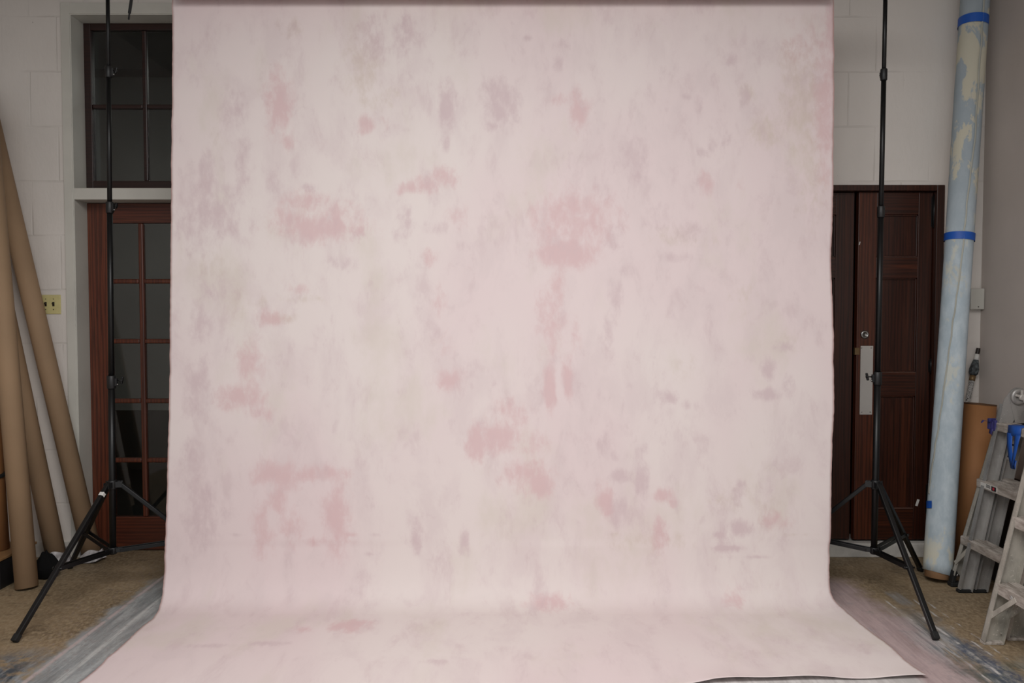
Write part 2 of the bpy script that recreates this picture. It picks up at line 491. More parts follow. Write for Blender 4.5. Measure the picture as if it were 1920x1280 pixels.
def tag(o, label, cat, group=None, kind=None):
    o['label'] = label; o['category'] = cat
    if group: o['group'] = group
    if kind: o['kind'] = kind
    return o


def sub_label(o, label):
    o['label'] = label
    return o


# ------------------------------------------------------------------ the room
WY = 4.72                                   # face of the back wall
XL, XR = -3.26, 2.775                       # side walls
ZC = 3.75
DX0 = at(143, 560, WY).x; DX1 = DX0 + 1.06   # french-door opening
DZ1 = at(250, 27, WY).z
RX1 = at(1766, 560, WY).x; RX0 = RX1 - 1.02  # panelled-door opening
RZ1 = at(1660, 347, WY).z
RZ0 = 0.085

xs = [XL, DX0, DX1, RX0, RX1, XR]
zs = sorted([0.0, RZ0, RZ1, DZ1, ZC])


def solid(x0, x1, z0, z1):
    cx, cz = (x0 + x1) / 2, (z0 + z1) / 2
    if DX0 < cx < DX1 and cz < DZ1: return False
    if RX0 < cx < RX1 and RZ0 < cz < RZ1: return False
    return True


bm = new_bm()
for i in range(5):
    for k in range(len(zs) - 1):
        if solid(xs[i], xs[i + 1], zs[k], zs[k + 1]):
            if xs[i] == RX0 and zs[k] == 0.0: continue
            box(bm, xs[i], xs[i + 1], WY, WY + 0.2, zs[k], zs[k + 1])
bmesh.ops.remove_doubles(bm, verts=bm.verts[:], dist=1e-5)
tag(obj('wall_back', bm, 'painted_block'), 'white painted block wall behind the pink backdrop', 'wall', kind='structure')
bm = new_bm(); box(bm, XL - 0.15, XL, -1.6, WY + 0.2, 0, ZC)
tag(obj('wall_left', bm, 'plaster'), 'side wall left of the cardboard tubes', 'wall', kind='structure')
bm = new_bm(); box(bm, XR, XR + 0.15, -1.6, WY + 0.2, 0, ZC)
tag(obj('wall_right', bm, 'plaster'), 'smooth grey side wall behind the ladders', 'wall', kind='structure')
bm = new_bm(); box(bm, XL - 0.15, XR + 0.15, -1.6, WY + 0.22, -0.12, 0)
tag(obj('floor', bm, 'worn_floor'), 'worn brown studio floor streaked with old paint', 'floor', kind='structure')
bm = new_bm(); box(bm, XL - 0.15, XR + 0.15, -1.6, WY + 0.2, ZC, ZC + 0.1)
tag(obj('ceiling', bm, 'ceiling_paint'), 'pale ceiling above the studio', 'ceiling', kind='structure')

# dark backing box added behind the double door, keeps world light out of the gap
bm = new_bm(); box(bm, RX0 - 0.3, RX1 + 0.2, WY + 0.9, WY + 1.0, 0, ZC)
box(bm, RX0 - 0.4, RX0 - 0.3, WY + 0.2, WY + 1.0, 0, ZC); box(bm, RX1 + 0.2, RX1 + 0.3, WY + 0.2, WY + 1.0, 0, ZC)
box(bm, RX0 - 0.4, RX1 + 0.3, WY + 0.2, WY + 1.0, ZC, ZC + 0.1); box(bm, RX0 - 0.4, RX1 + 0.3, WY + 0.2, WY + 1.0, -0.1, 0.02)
tag(obj('wall_backing', bm, 'hall_dark'), 'added dark backing behind the gap of the panelled double door', 'wall', kind='structure')

# hallway seen through the door panes
HX0, HX1, HY1 = -3.9, 0.4, 7.4
bm = new_bm(); box(bm, HX0, HX1, HY1, HY1 + 0.1, 0, ZC)
tag(obj('wall_hallway', bm, 'hall_wall'), 'dim grey hallway wall seen through the glass door panes', 'wall', kind='structure')
bm = new_bm(); box(bm, HX0 - 0.1, HX0, WY + 0.2, HY1 + 0.1, 0, ZC); box(bm, HX1, HX1 + 0.1, WY + 0.2, HY1 + 0.1, 0, ZC)
tag(obj('wall_hallway_side', bm, 'hall_wall'), 'side walls of the dim hallway behind the glass door', 'wall', kind='structure')
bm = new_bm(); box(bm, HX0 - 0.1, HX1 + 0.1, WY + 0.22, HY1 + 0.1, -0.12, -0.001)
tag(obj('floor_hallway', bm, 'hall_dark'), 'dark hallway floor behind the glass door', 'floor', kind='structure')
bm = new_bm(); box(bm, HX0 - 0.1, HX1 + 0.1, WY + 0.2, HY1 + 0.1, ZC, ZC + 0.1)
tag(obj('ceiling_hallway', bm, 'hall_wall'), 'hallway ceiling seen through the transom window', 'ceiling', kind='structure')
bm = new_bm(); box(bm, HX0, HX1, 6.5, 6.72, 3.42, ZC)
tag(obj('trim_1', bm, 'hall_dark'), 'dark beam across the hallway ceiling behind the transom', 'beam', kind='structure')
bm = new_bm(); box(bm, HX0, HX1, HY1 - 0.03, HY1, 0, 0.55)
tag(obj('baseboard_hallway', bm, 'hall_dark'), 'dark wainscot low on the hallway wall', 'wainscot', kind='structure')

# white casing, transom bar and reveals round the french door
CX0 = at(121, 300, WY).x
CZ1 = at(250, 6.5, WY).z
TZ0, TZ1 = at(230, 374.5, WY).z, at(230, 353, WY).z
bm = new_bm()
box(bm, CX0, DX0, WY - 0.014, WY + 0.002, 0, CZ1, 0.002)
box(bm, DX1, DX1 + (DX0 - CX0), WY - 0.014, WY + 0.002, 0, CZ1, 0.002)
box(bm, DX0, DX1, WY - 0.0139, WY + 0.002, DZ1, CZ1, 0.002)
box(bm, DX0, DX0 + 0.006, WY - 0.010, WY + 0.195, 0, DZ1)
box(bm, DX1 - 0.006, DX1, WY - 0.010, WY + 0.195, 0, DZ1)
box(bm, DX0 + 0.006, DX1 - 0.006, WY - 0.010, WY + 0.195, DZ1 - 0.006, DZ1)
box(bm, DX0 + 0.006, DX1 - 0.006, WY - 0.012, WY + 0.195, TZ0, TZ1, 0.002)
tag(obj('trim_2', bm, 'white_trim'), 'white wooden casing and crossbar round the glass door', 'door casing', kind='structure')

DY = WY + 0.125                              # face of door and transom
# ---- transom window
wx0, wx1 = DX0 + 0.006, DX1 - 0.006
wz0, wz1 = TZ1, DZ1 - 0.006
win = tag(bpy.data.objects.new('window_1', None), 'dark wood transom window with small panes above the glass door', 'window', kind='structure')
C.objects.link(win); win.location = ((wx0 + wx1) / 2, DY, wz0)
bm = new_bm()
jx = at(172, 200, DY).x; jz1 = at(200, 56, DY).z; jz0 = at(200, 339, DY).z
box(bm, wx0, jx, DY, DY + 0.045, wz0, wz1, 0.003)
box(bm, wx1 - (jx - wx0), wx1, DY, DY + 0.045, wz0, wz1, 0.003)
box(bm, jx, wx1 - (jx - wx0), DY, DY + 0.045, jz1, wz1, 0.003)
box(bm, jx, wx1 - (jx - wx0), DY, DY + 0.045, wz0, jz0, 0.003)
obj('window_frame', bm, 'transom_wood', win)
px0, px1 = jx, wx1 - (jx - wx0)
mw = 0.026
pw = (px1 - px0 - 2 * mw) / 3
mz = at(220, 199, DY).z
bm = new_bm()
for k in (1, 2):
    x = px0 + k * pw + (k - 1) * mw
    box(bm, x, x + mw, DY + 0.006, DY + 0.04, jz0, jz1, 0.006)
for k in range(3):
    x = px0 + k * (pw + mw)
    box(bm, x, x + pw, DY + 0.006, DY + 0.04, mz - 0.013, mz + 0.013, 0.006)
obj('muntins', bm, 'transom_wood', win)
for k in range(3):
    for (z0, z1) in ((jz0, mz - 0.013), (mz + 0.013, jz1)):
        x = px0 + k * (pw + mw)
        bm = new_bm(); box(bm, x, x + pw, DY + 0.018, DY + 0.022, z0, z1)
        obj('pane', bm, 'glass', win)

# ---- french door
d = tag(bpy.data.objects.new('door_1', None), 'reddish brown wooden glass door with rows of small panes left of the backdrop', 'door', kind='structure')
C.objects.link(d); d.location = ((wx0 + wx1) / 2, DY, 0)
dz1 = TZ0 - 0.004; dx0, dx1 = wx0 + 0.002, wx1 - 0.002
sx = at(206.5, 600, DY).x - dx0
gz1 = at(230, 418, DY).z; gz0 = at(230, 969, DY).z
for a, b in ((dx0, dx0 + sx), (dx1 - sx, dx1)):
    bm = new_bm(); box(bm, a, b, DY, DY + 0.045, 0.006, dz1, 0.002); obj('stile', bm, 'oak_upright', d)
for a, b in ((gz1, dz1), (0.006, gz0)):
    bm = new_bm(); box(bm, dx0 + sx, dx1 - sx, DY, DY + 0.045, a, b, 0.002); obj('rail', bm, 'oak_cross', d)
gx0, gx1 = dx0 + sx, dx1 - sx
mw = 0.03
pw = (gx1 - gx0 - 3 * mw) / 4; ph = (gz1 - gz0 - 4 * mw) / 5
bm = new_bm()
for k in range(1, 4):
    x = gx0 + k * pw + (k - 1) * mw
    box(bm, x, x + mw, DY + 0.004, DY + 0.042, gz0, gz1, 0.007)
for j in range(1, 5):
    z = gz0 + j * ph + (j - 1) * mw
    for k in range(4):
        x = gx0 + k * (pw + mw)
        box(bm, x, x + pw, DY + 0.004, DY + 0.042, z, z + mw * 0.9, 0.007)
obj('muntins', bm, 'oak_upright', d)
for k in range(4):
    for j in range(5):
        x = gx0 + k * (pw + mw); z = gz0 + j * (ph + mw)
        bm = new_bm(); box(bm, x, x + pw, DY + 0.020, DY + 0.024, z, z + ph); obj('pane', bm, 'glass', d)

# ---- dark panelled double door on the right
fw = 0.046
bm = new_bm()
FY = WY - 0.012
box(bm, RX1 - fw, RX1, FY, WY + 0.16, RZ0, RZ1, 0.003)
box(bm, RX0, RX0 + fw, FY, WY + 0.16, RZ0, RZ1, 0.003)
box(bm, RX0 + fw, RX1 - fw, FY, WY + 0.16, RZ1 - 0.034, RZ1, 0.003)
box(bm, RX1 - fw - 0.012, RX1 - fw, WY + 0.075, WY + 0.16, RZ0, RZ1 - 0.034)
tag(obj('trim_3', bm, 'dark_oak_upright'), 'dark stained wooden frame round the panelled double door', 'door frame', kind='structure')
bm = new_bm(); box(bm, RX0 - 0.02, RX1 + 0.16, WY - 0.012, WY + 0.2, 0, RZ0, 0.006)
tag(obj('trim_4', bm, 'white_sill'), 'chipped white sill under the dark double door', 'door sill', kind='structure')

LY = WY + 0.028
lx1 = RX1 - fw - 0.003
lx0 = at(1606.5, 620, LY).x
lz0, lz1 = RZ0 + 0.012, RZ1 - 0.037


def leaf(name, label, x0, x1, Y, mirror, rotz=0.0, front=True):
    d = bpy.data.objects.new(name, None); C.objects.link(d)
    tag(d, label, 'door', kind='structure')
    hinge = x0 if mirror else x1
    d.location = (hinge, Y, lz0)
    W = x1 - x0
    sl = at(1640.5, 620, LY).x - lx0
    sr = lx1 - at(1718.5, 620, LY).x
    a, b = (x0 + sl, x1 - sr) if not mirror else (x0 + sr, x1 - sl)
    th = 0.042
    bm = new_bm(); box(bm, x0, a, Y, Y + th, lz0, lz1, 0.002); obj('stile', bm, 'red_oak_upright' if not mirror else 'dark_oak_upright', d)
    bm = new_bm(); box(bm, b, x1, Y, Y + th, lz0, lz1, 0.002); obj('stile', bm, 'dark_oak_upright', d)
    zz = [at(1680, y, LY).z for y in (402, 482, 521, 698, 742, 953)]
    for p, q in ((zz[0], lz1), (zz[2], zz[1]), (zz[4], zz[3]), (lz0, zz[5])):
        bm = new_bm(); box(bm, a, b, Y, Y + th, p, q, 0.002); obj('rail', bm, 'dark_oak_cross', d)
    for p, q in ((zz[1], zz[0]), (zz[3], zz[2]), (zz[5], zz[4])):
        bm = new_bm(); box(bm, a - 0.004, b + 0.004, Y + 0.016, Y + 0.03, p - 0.004, q + 0.004)
        for (u0, u1, v0, v1) in ((a, a + 0.008, p, q), (b - 0.008, b, p, q), (a, b, p, p + 0.009), (a, b, q - 0.009, q)):
            box(bm, u0, u1, Y + 0.006, Y + 0.02, v0, v1, 0.002)
        pn = obj('panel', bm, 'dark_oak_upright', d)
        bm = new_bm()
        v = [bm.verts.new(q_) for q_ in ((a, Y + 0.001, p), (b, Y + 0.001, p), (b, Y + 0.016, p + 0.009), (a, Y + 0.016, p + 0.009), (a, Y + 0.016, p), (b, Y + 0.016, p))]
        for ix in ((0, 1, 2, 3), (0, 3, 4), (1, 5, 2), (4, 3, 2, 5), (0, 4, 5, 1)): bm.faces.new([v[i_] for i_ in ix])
        sub_label(obj('sill_bead', bm, 'highlight_wood', pn), 'lower bead with its highlight painted in')
    return d


right_leaf = leaf('door_2', 'dark panelled door leaf with steel push plate, nearest the blue roll', lx0, lx1, LY, False)
lw_ = lx1 - lx0
left_leaf = leaf('door_3', 'dark panelled door leaf half hidden by the backdrop edge', lx0 - 0.014 - lw_, lx0 - 0.020, LY + 0.012, True)
for (px0, py0, px1, py1) in ((1718, 936, 1722, 948), (1611, 453, 1612.5, 459)):
    p0, p1 = at(px0, py1, LY), at(px1, py0, LY)
    bm = new_bm(); bar(bm, (p0.x, LY - 0.0005, p0.z), (p1.x, LY - 0.0005, p1.z), (p1.x - p0.x) * 1.2, 0.001, (1, 0, 0))
    sub_label(obj('paint_chip', bm, 'sticker_white', right_leaf), 'white paint chip on the dark wood')
# push plate, lock, latch, hinges
pA, pB = at(1611.5, 777, LY), at(1637, 648, LY)
bm = new_bm(); box(bm, pA.x, pB.x, LY - 0.003, LY + 0.001, pA.z, pB.z, 0.001)
pl = sub_label(obj('push_plate', bm, 'brushed_steel', right_leaf), 'grey steel push plate')
for px, py in ((1633, 652), (1615, 652), (1631, 772), (1615, 772)):
    q = at(px, py, LY); bm = new_bm(); lathe(bm, [(0.004, 0), (0.004, 0.0015), (0.002, 0.0025)], (q.x, LY - 0.003, q.z), (0, -1, 0), 10)
    obj('screw', bm, 'chrome', pl)
q = at(1621, 627, LY)
bm = new_bm(); lathe(bm, [(0.025, 0), (0.025, 0.005), (0.022, 0.009), (0.012, 0.010), (0.012, 0.008), (0.0, 0.008)], (q.x, LY, q.z), (0, -1, 0), 28)
box(bm, q.x - 0.0015, q.x + 0.0015, LY - 0.0085, LY - 0.0065, q.z - 0.006, q.z + 0.006)
sub_label(obj('lock_cylinder', bm, 'chrome', right_leaf), 'round chrome lock cylinder')
q = at(1606.5, 658, LY)
bm = new_bm(); box(bm, q.x - 0.012, q.x + 0.016, LY - 0.002, LY + 0.02, q.z - 0.022, q.z + 0.02, 0.001)
sub_label(obj('latch', bm, 'brass', right_leaf), 'small brass latch edge')
for y0, y1 in ((365, 428), (672, 700), (905, 965)):
    a, b = at(1751, y1, LY), at(1751, y0, LY)
    bm = new_bm(); tube(bm, (lx1 + 0.004, LY - 0.006, a.z), (lx1 + 0.004, LY - 0.006, b.z), 0.007, n=12)
    box(bm, lx1 - 0.010, lx1 + 0.004, LY - 0.002, LY + 0.002, a.z + 0.01, b.z - 0.01)
    obj('hinge', bm, 'black_metal', right_leaf)

# white-painted strip of skirting left of the french door
bm = new_bm(); box(bm, XL, CX0, WY - 0.012, WY, 0, 0.095, 0.003)
tag(obj('baseboard_back', bm, 'white_sill'), 'low white skirting behind the cardboard tubes', 'baseboard', kind='structure')

# wall fittings
a, b = at(80, 588.5, WY), at(114.5, 552.5, WY)
wsp = thing('light_switch', 'ivory double light switch plate on the block wall beside the casing', 'light switch', ((a.x + b.x) / 2, WY, a.z))
bm = new_bm(); box(bm, a.x, b.x, WY - 0.007, WY, a.z, b.z, 0.003)
obj('switch_plate', bm, 'ivory_plastic', wsp)
for px in (87, 101.5):
    q = at(px, 570, WY)
    bm = new_bm(); box(bm, q.x - 0.006, q.x + 0.006, WY - 0.0085, WY - 0.006, q.z - 0.0125, q.z + 0.0125)
    box(bm, q.x - 0.0045, q.x + 0.0045, WY - 0.018, WY - 0.008, q.z + 0.0, q.z + 0.009, 0.002)
    sub_label(obj('toggle', bm, 'dark_brown', wsp), 'dark brown switch toggle')
    for py in (560.5, 580):
        q = at(px, py, WY); bm = new_bm(); lathe(bm, [(0.0032, 0), (0.0025, 0.0015)], (q.x, WY - 0.007, q.z), (0, -1, 0), 10)
        obj('screw', bm, 'dark_brown', wsp)
a, b = at(1812, 580, WY), at(1838, 541, WY)
jb = thing('junction_box', 'small white junction box on the wall corner behind the blue roll', 'junction box', ((a.x + b.x) / 2, WY, a.z))
bm = new_bm(); box(bm, a.x, b.x, WY - 0.045, WY, a.z, b.z, 0.004); obj('box_body', bm, 'white_trim', jb)
q = at(1834.5, 575, WY - 0.045)
bm = new_bm(); lathe(bm, [(0.004, 0), (0.003, 0.002)], (q.x, WY - 0.045, q.z), (0, -1, 0), 10); obj('screw', bm, 'dark_brown', jb)


# ------------------------------------------------------------------ backdrop
prof = []                                     # (Y, z) down the canvas and out over the floor


def bez(p0, p1, p2, p3, n):
    out = []
    for i in range(n):
        u = i / n
        out.append(tuple((1 - u) ** 3 * p0[k] + 3 * (1 - u) ** 2 * u * p1[k] + 3 * (1 - u) * u * u * p2[k] + u ** 3 * p3[k] for k in (0, 1)))
    return out


NV = 150
for i in range(NV):
    u = i / NV
    prof.append((4.05 - 0.055 * u ** 1.6, 3.075 + (0.34 - 3.075) * u))
prof += bez((3.995, 0.34), (3.985, 0.10), (3.955, 0.012), (3.80, 0.006), 40)
NF = 70
for i in range(NF + 1):
    u = i / NF
    prof.append((3.80 + (3.135 - 3.80) * u, 0.006))


def lerp_table(tab, v):
    if v <= tab[0][0]: return tab[0][1]
    for (a, b), (c_, d_) in zip(tab, tab[1:]):
        if v <= c_: return b + (d_ - b) * (v - a) / (c_ - a)
    return tab[-1][1]


arc = [0.0]
for i in range(1, len(prof)): arc.append(arc[-1] + math.dist(prof[i], prof[i - 1]))


def edge_x(px, py, Y): return at(px, py, Y).x


def arc_of_z(z):
    for i in range(NV + 40):
        if prof[i][1] <= z: return arc[i]
    return arc[NV + 40]


def arc_of_Y(Y):
    for i in range(NV, len(prof)):
        if prof[i][0] <= Y: return arc[i]
    return arc[-1] + (prof[-1][0] - Y)


# side edges, measured on the photograph top to bottom (height in the picture -> side position)
LEFT_EDGE = [(-60, 324), (0, 323), (110, 323), (260, 321.5), (420, 321), (560, 319), (760, 317.5), (900, 314), (1000, 310.5), (1085, 307.5), (1110, 305), (1130, 301), (1143.6, 298), (1159, 288),
             (1173, 269), (1208, 231), (1225, 212), (1235, 198), (1248, 190), (1280, 153), (1320, 110)]
RIGHT_EDGE = [(-60, 1563.5), (0, 1563.5), (200, 1563), (400, 1561), (480, 1557.5), (520, 1559), (600, 1562), (760, 1563), (880, 1559), (980, 1557), (1050, 1555), (1093, 1555), (1113, 1558), (1128, 1566),
              (1142, 1582), (1171, 1615), (1195, 1647), (1214, 1673), (1238, 1698), (1258, 1723), (1270, 1738), (1285, 1752), (1330, 1796)]


def edge_at(tab, y, z):
    dep = y * _c + (H - z) * _s
    py = 640 - F_PX * (y * _s + (z - H) * _c) / dep
    return (lerp_table(tab, py) - 960) * dep / F_PX


# (x, y, half-width, half-height, strength) of brush marks, measured on the photograph in pixels of the hanging canvas
BL = {
 'pink': [(525, 190, 26, 62, .75), (543, 262, 13, 15, .7), (575, 375, 45, 22, .7), (600, 425, 85, 30, .75), (545, 410, 40, 28, .6), (640, 400, 40, 40, .5),
          (770, 348, 24, 10, .75), (800, 338, 26, 16, .7), (832, 326, 26, 20, .7), (752, 356, 12, 7, .6), (765, 348, 20, 9, .7), (835, 325, 22, 22, .6), (690, 232, 16, 20, .7), (722, 222, 9, 14, .5), (1085, 200, 16, 38, .8), (1062, 185, 40, 14, .5),
          (1075, 400, 85, 55, .6), (1062, 470, 50, 26, .95), (1030, 440, 30, 40, .55), (1035, 600, 28, 70, .55), (1031, 722, 12, 42, .95), (1065, 700, 10, 38, .95), (1020, 560, 16, 30, .5),
          (1045, 540, 22, 30, .55), (842, 706, 28, 20, .75), (822, 560, 16, 32, .5), (805, 475, 14, 20, .5), (838, 640, 22, 26, .35),
          (893, 828, 20, 32, .9), (935, 818, 42, 32, .8), (960, 770, 40, 30, .5), (985, 880, 55, 30, .6), (1012, 905, 26, 26, .85), (1000, 830, 30, 30, .5),
          (520, 885, 48, 26, .8), (595, 880, 55, 18, .65), (630, 965, 26, 70, .7), (610, 1010, 60, 34, .55), (655, 1060, 16, 52, .75), (520, 930, 20, 30, .7), (545, 985, 30, 40, .45),
          (450, 742, 45, 30, .75), (470, 680, 30, 50, .55), (455, 660, 14, 22, .6), (505, 590, 32, 14, .6), (560, 540, 20, 10, .5), (495, 770, 30, 18, .5),
          (680, 1172, 34, 11, .85), (600, 1180, 20, 8, .5), (490, 1120, 24, 20, .5), (1136, 938, 15, 26, .85), (1125, 920, 12, 30, .5), (1245, 925, 18, 14, .7), (1262, 935, 14, 14, .6),
          (1455, 972, 30, 18, .7), (1240, 1112, 16, 14, .7), (1370, 1135, 24, 6, .6), (1030, 1138, 44, 7, .7), (1325, 335, 16, 26, .55), (1390, 345, 14, 16, .45),
          (1545, 190, 22, 150, .65), (1555, 60, 12, 70, .7), (1500, 70, 40, 60, .4), (1545, 310, 16, 34, .5), (860, 400, 30, 25, .4), (1080, 620, 12, 40, .4)],
 'mauve': [(840, 195, 17, 50, .65), (835, 255, 10, 22, .5), (940, 190, 36, 52, .6), (930, 230, 24, 12, .5), (765, 60, 40, 42, .45), (700, 60, 40, 50, .4), (1190, 290, 30, 42, .55), (1200, 300, 12, 20, .5),
           (1130, 345, 20, 30, .4), (1370, 105, 17, 14, .6), (1395, 175, 11, 22, .6), (1285, 175, 10, 10, .6), (1310, 190, 10, 20, .4), (1345, 260, 40, 40, .35), (1315, 280, 12, 16, .45),
           (1290, 430, 36, 22, .45), (1230, 400, 30, 30, .4), (1265, 475, 30, 10, .5), (1150, 440, 20, 30, .45), (1155, 560, 14, 50, .45), (1175, 505, 16, 14, .45), (1140, 620, 10, 40, .45),
           (1440, 685, 15, 26, .65), (1440, 735, 26, 12, .7), (1470, 650, 26, 12, .5), (1480, 720, 16, 30, .4), (1255, 742, 20, 12, .6), (1290, 755, 18, 10, .4), (1135, 830, 14, 18, .55), (1150, 850, 14, 12, .5),
           (1170, 890, 22, 14, .7), (1205, 895, 14, 30, .7), (1165, 955, 30, 30, .55), (1212, 835, 10, 12, .5), (1365, 1020, 30, 36, .85), (1390, 985, 30, 16, .6), (1420, 1040, 24, 10, .6), (1352, 1085, 12, 24, .75), (1360, 1110, 18, 20, .5),
           (1385, 920, 12, 26, .5), (1390, 905, 10, 8, .6), (400, 390, 60, 60, .5), (440, 200, 26, 44, .45), (455, 300, 14, 60, .45), (390, 330, 18, 60, .5), (360, 420, 30, 50, .5), (430, 420, 60, 40, .35),
           (375, 600, 26, 40, .5), (395, 540, 40, 30, .35), (370, 720, 30, 60, .5), (375, 960, 36, 90, .55), (420, 940, 20, 30, .35), (360, 860, 26, 50, .5), (450, 1050, 20, 30, .4), (780, 1005, 12, 30, .6), (870, 1015, 12, 26, .6),
           (690, 1030, 16, 30, .45), (700, 1060, 12, 30, .4), (670, 440, 24, 20, .4), (640, 490, 40, 20, .3), (585, 345, 16, 10, .5), (515, 340, 20, 30, .4), (760, 410, 20, 40, .4), (745, 440, 14, 16, .4), (870, 460, 18, 10, .5), (820, 420, 30, 14, .45),
           (560, 1205, 36, 5, .6), (470, 1210, 40, 4, .5), (840, 1240, 24, 5, .5), (990, 62, 9, 7, .6), (1050, 80, 14, 14, .5), (1045, 115, 12, 16, .4), (820, 620, 14, 12, .4), (625, 600, 8, 20, .3), (540, 40, 30, 20, .3)],
 'tan': [(680, 110, 42, 80, .45), (550, 40, 40, 26, .35), (660, 60, 30, 40, .3), (730, 180, 60, 40, .3), (1400, 170, 16, 22, .55), (1500, 180, 50, 120, .5), (1440, 240, 40, 40, .5), (1520, 300, 40, 120, .4),
         (1270, 440, 50, 24, .4), (1330, 450, 30, 14, .4), (1400, 560, 40, 40, .3), (440, 570, 40, 50, .3), (400, 490, 50, 30, .3), (1230, 1010, 90, 60, .35), (1160, 1050, 20, 14, .4), (1370, 930, 60, 40, .3), (1440, 960, 40, 40, .35),
         (490, 560, 14, 20, .35), (570, 560, 50, 10, .4), (520, 590, 40, 10, .5), (420, 250, 30, 60, .25), (1290, 680, 60, 40, .25), (1500, 1050, 60, 60, .3), (1480, 640, 30, 30, .3)],
}


def canvas_v(py):                             # height on the photograph -> distance down the canvas
    z = at(960, py, 4.02).z
    if z > 0.22: return arc_of_z(z)
    return arc_of_Y(fl(960, py, 0.006).y)


MARKS = {}
SG = {'pink': 1.05, 'mauve': 1.2, 'tan': 1.1}
for k, lst in BL.items():
    MARKS[k] = []
    for (px, py, hw, hh, s) in lst:
        cv = canvas_v(py); dv = (canvas_v(py + hh) - canvas_v(py - hh)) / 2
        cx = (px - 960) * 4.02 / F_PX
        MARKS[k].append((cx, cv, hw * 4.02 / F_PX, max(dv, 0.012), s))

XLS = [edge_at(LEFT_EDGE, *p_) for p_ in prof]; XRS = [edge_at(RIGHT_EDGE, *p_) for p_ in prof]
for _ in range(4):
    for T_ in (XLS, XRS):
        T_[1:-1] = [(T_[i - 1] + T_[i] * 2 + T_[i + 1]) / 4 for i in range(1, len(T_) - 1)]
NX = 230
bm = new_bm(); rows = []
rnd = random.Random(3)
jl = [0.0]; jr = [0.0]
for i in range(len(prof)):
    jl.append(jl[-1] * 0.7 + rnd.uniform(-1, 1) * 0.0016); jr.append(jr[-1] * 0.7 + rnd.uniform(-1, 1) * 0.0016)
coords = []
total = arc[-1]
for i, (y, z) in enumerate(prof):
    row = []
    xl = XLS[i] + jl[i]; xr = XRS[i] + jr[i]
    for j in range(NX + 1):
        u = j / NX; x = xl + (xr - xl) * u
        yy, zz = y, z
        if z > 0.3: yy += 0.004 * math.sin(x * 2.1 + 0.6) * min(1, (3.05 - z) / 1.0)
        f = max(0.0, (arc[i] - (total - 0.13)) / 0.13)
        if f > 0:                             # the loose front edge lifts a little and wanders
            zz += f * f * (0.012 + 0.007 * math.sin(x * 7.0 + 1.0) + 0.004 * math.sin(x * 17))
            yy += f * (0.005 * math.sin(x * 5.2 + 2.1) - 0.05 * max(0.0, min(1.0, (1.66 - x) / 0.9)) - 0.12 * max(0.0, min(1.0, (0.8 - x) / 0.8)))
        row.append(bm.verts.new((x, yy, zz))); coords.append((x, arc[i], min(u, 1 - u) * (xr - xl), f))
    rows.append(row)
for i in range(len(rows) - 1):
    for j in range(NX):
        fc = bm.faces.new((rows[i][j], rows[i + 1][j], rows[i + 1][j + 1], rows[i][j + 1])); fc.smooth = True
uvl = bm.loops.layers.uv.new('UVMap')
bm.verts.index_update()
for fc in bm.faces:
    for lp in fc.loops:
        q = coords[lp.vert.index]; lp[uvl].uv = (q[0], q[1])
backdrop = thing('painted_backdrop', 'wide pink and cream hand painted canvas backdrop sweeping onto the floor', 'backdrop', (-0.04, 4.0, 0))
cv = obj('canvas', bm, 'painted_canvas', backdrop)
me = cv.data
for k in ('pink', 'mauve', 'tan'):
    at_ = me.attributes.new(k, 'FLOAT', 'POINT'); vals = [0.0] * len(coords)
    for n_, q in enumerate(coords):
        s = 0.0
        for (cx, cvv, hw, hv, st) in MARKS[k]:
            dx = (q[0] - cx) / hw; dy = (q[1] - cvv) / hv
            if abs(dx) < 2.2 and abs(dy) < 2.2:
                s = max(s, SG[k] * st * math.exp(-0.75 * (dx * dx + dy * dy)))
        vals[n_] = s
    at_.data.foreach_set('value', vals)
at_ = me.attributes.new('rim', 'FLOAT', 'POINT')
at_.data.foreach_set('value', [max(0.0, 1 - q[2] / 0.009) for q in coords])
so = cv.modifiers.new('thickness', 'SOLIDIFY'); so.thickness = 0.002; so.offset = -1.0
# the rest of the canvas is still rolled on its core above the frame
zc = at(960, -0.8, 4.005).z + 0.0665
bm = new_bm(); xl, xr = XLS[0] * 0.977, XRS[0] * 0.977
tube(bm, (xl, 3.98, zc), (xr, 3.98, zc), 0.071, n=40, inner=0.036)
sub_label(obj('canvas_roll', bm, 'canvas_back', backdrop), 'rolled top of the canvas showing its reddish back')
bm = new_bm(); tube(bm, (xl - 0.03, 3.98, zc), (xr + 0.03, 3.98, zc), 0.034, n=24, inner=0.025)
obj('core_tube', bm, 'bare_core', backdrop)


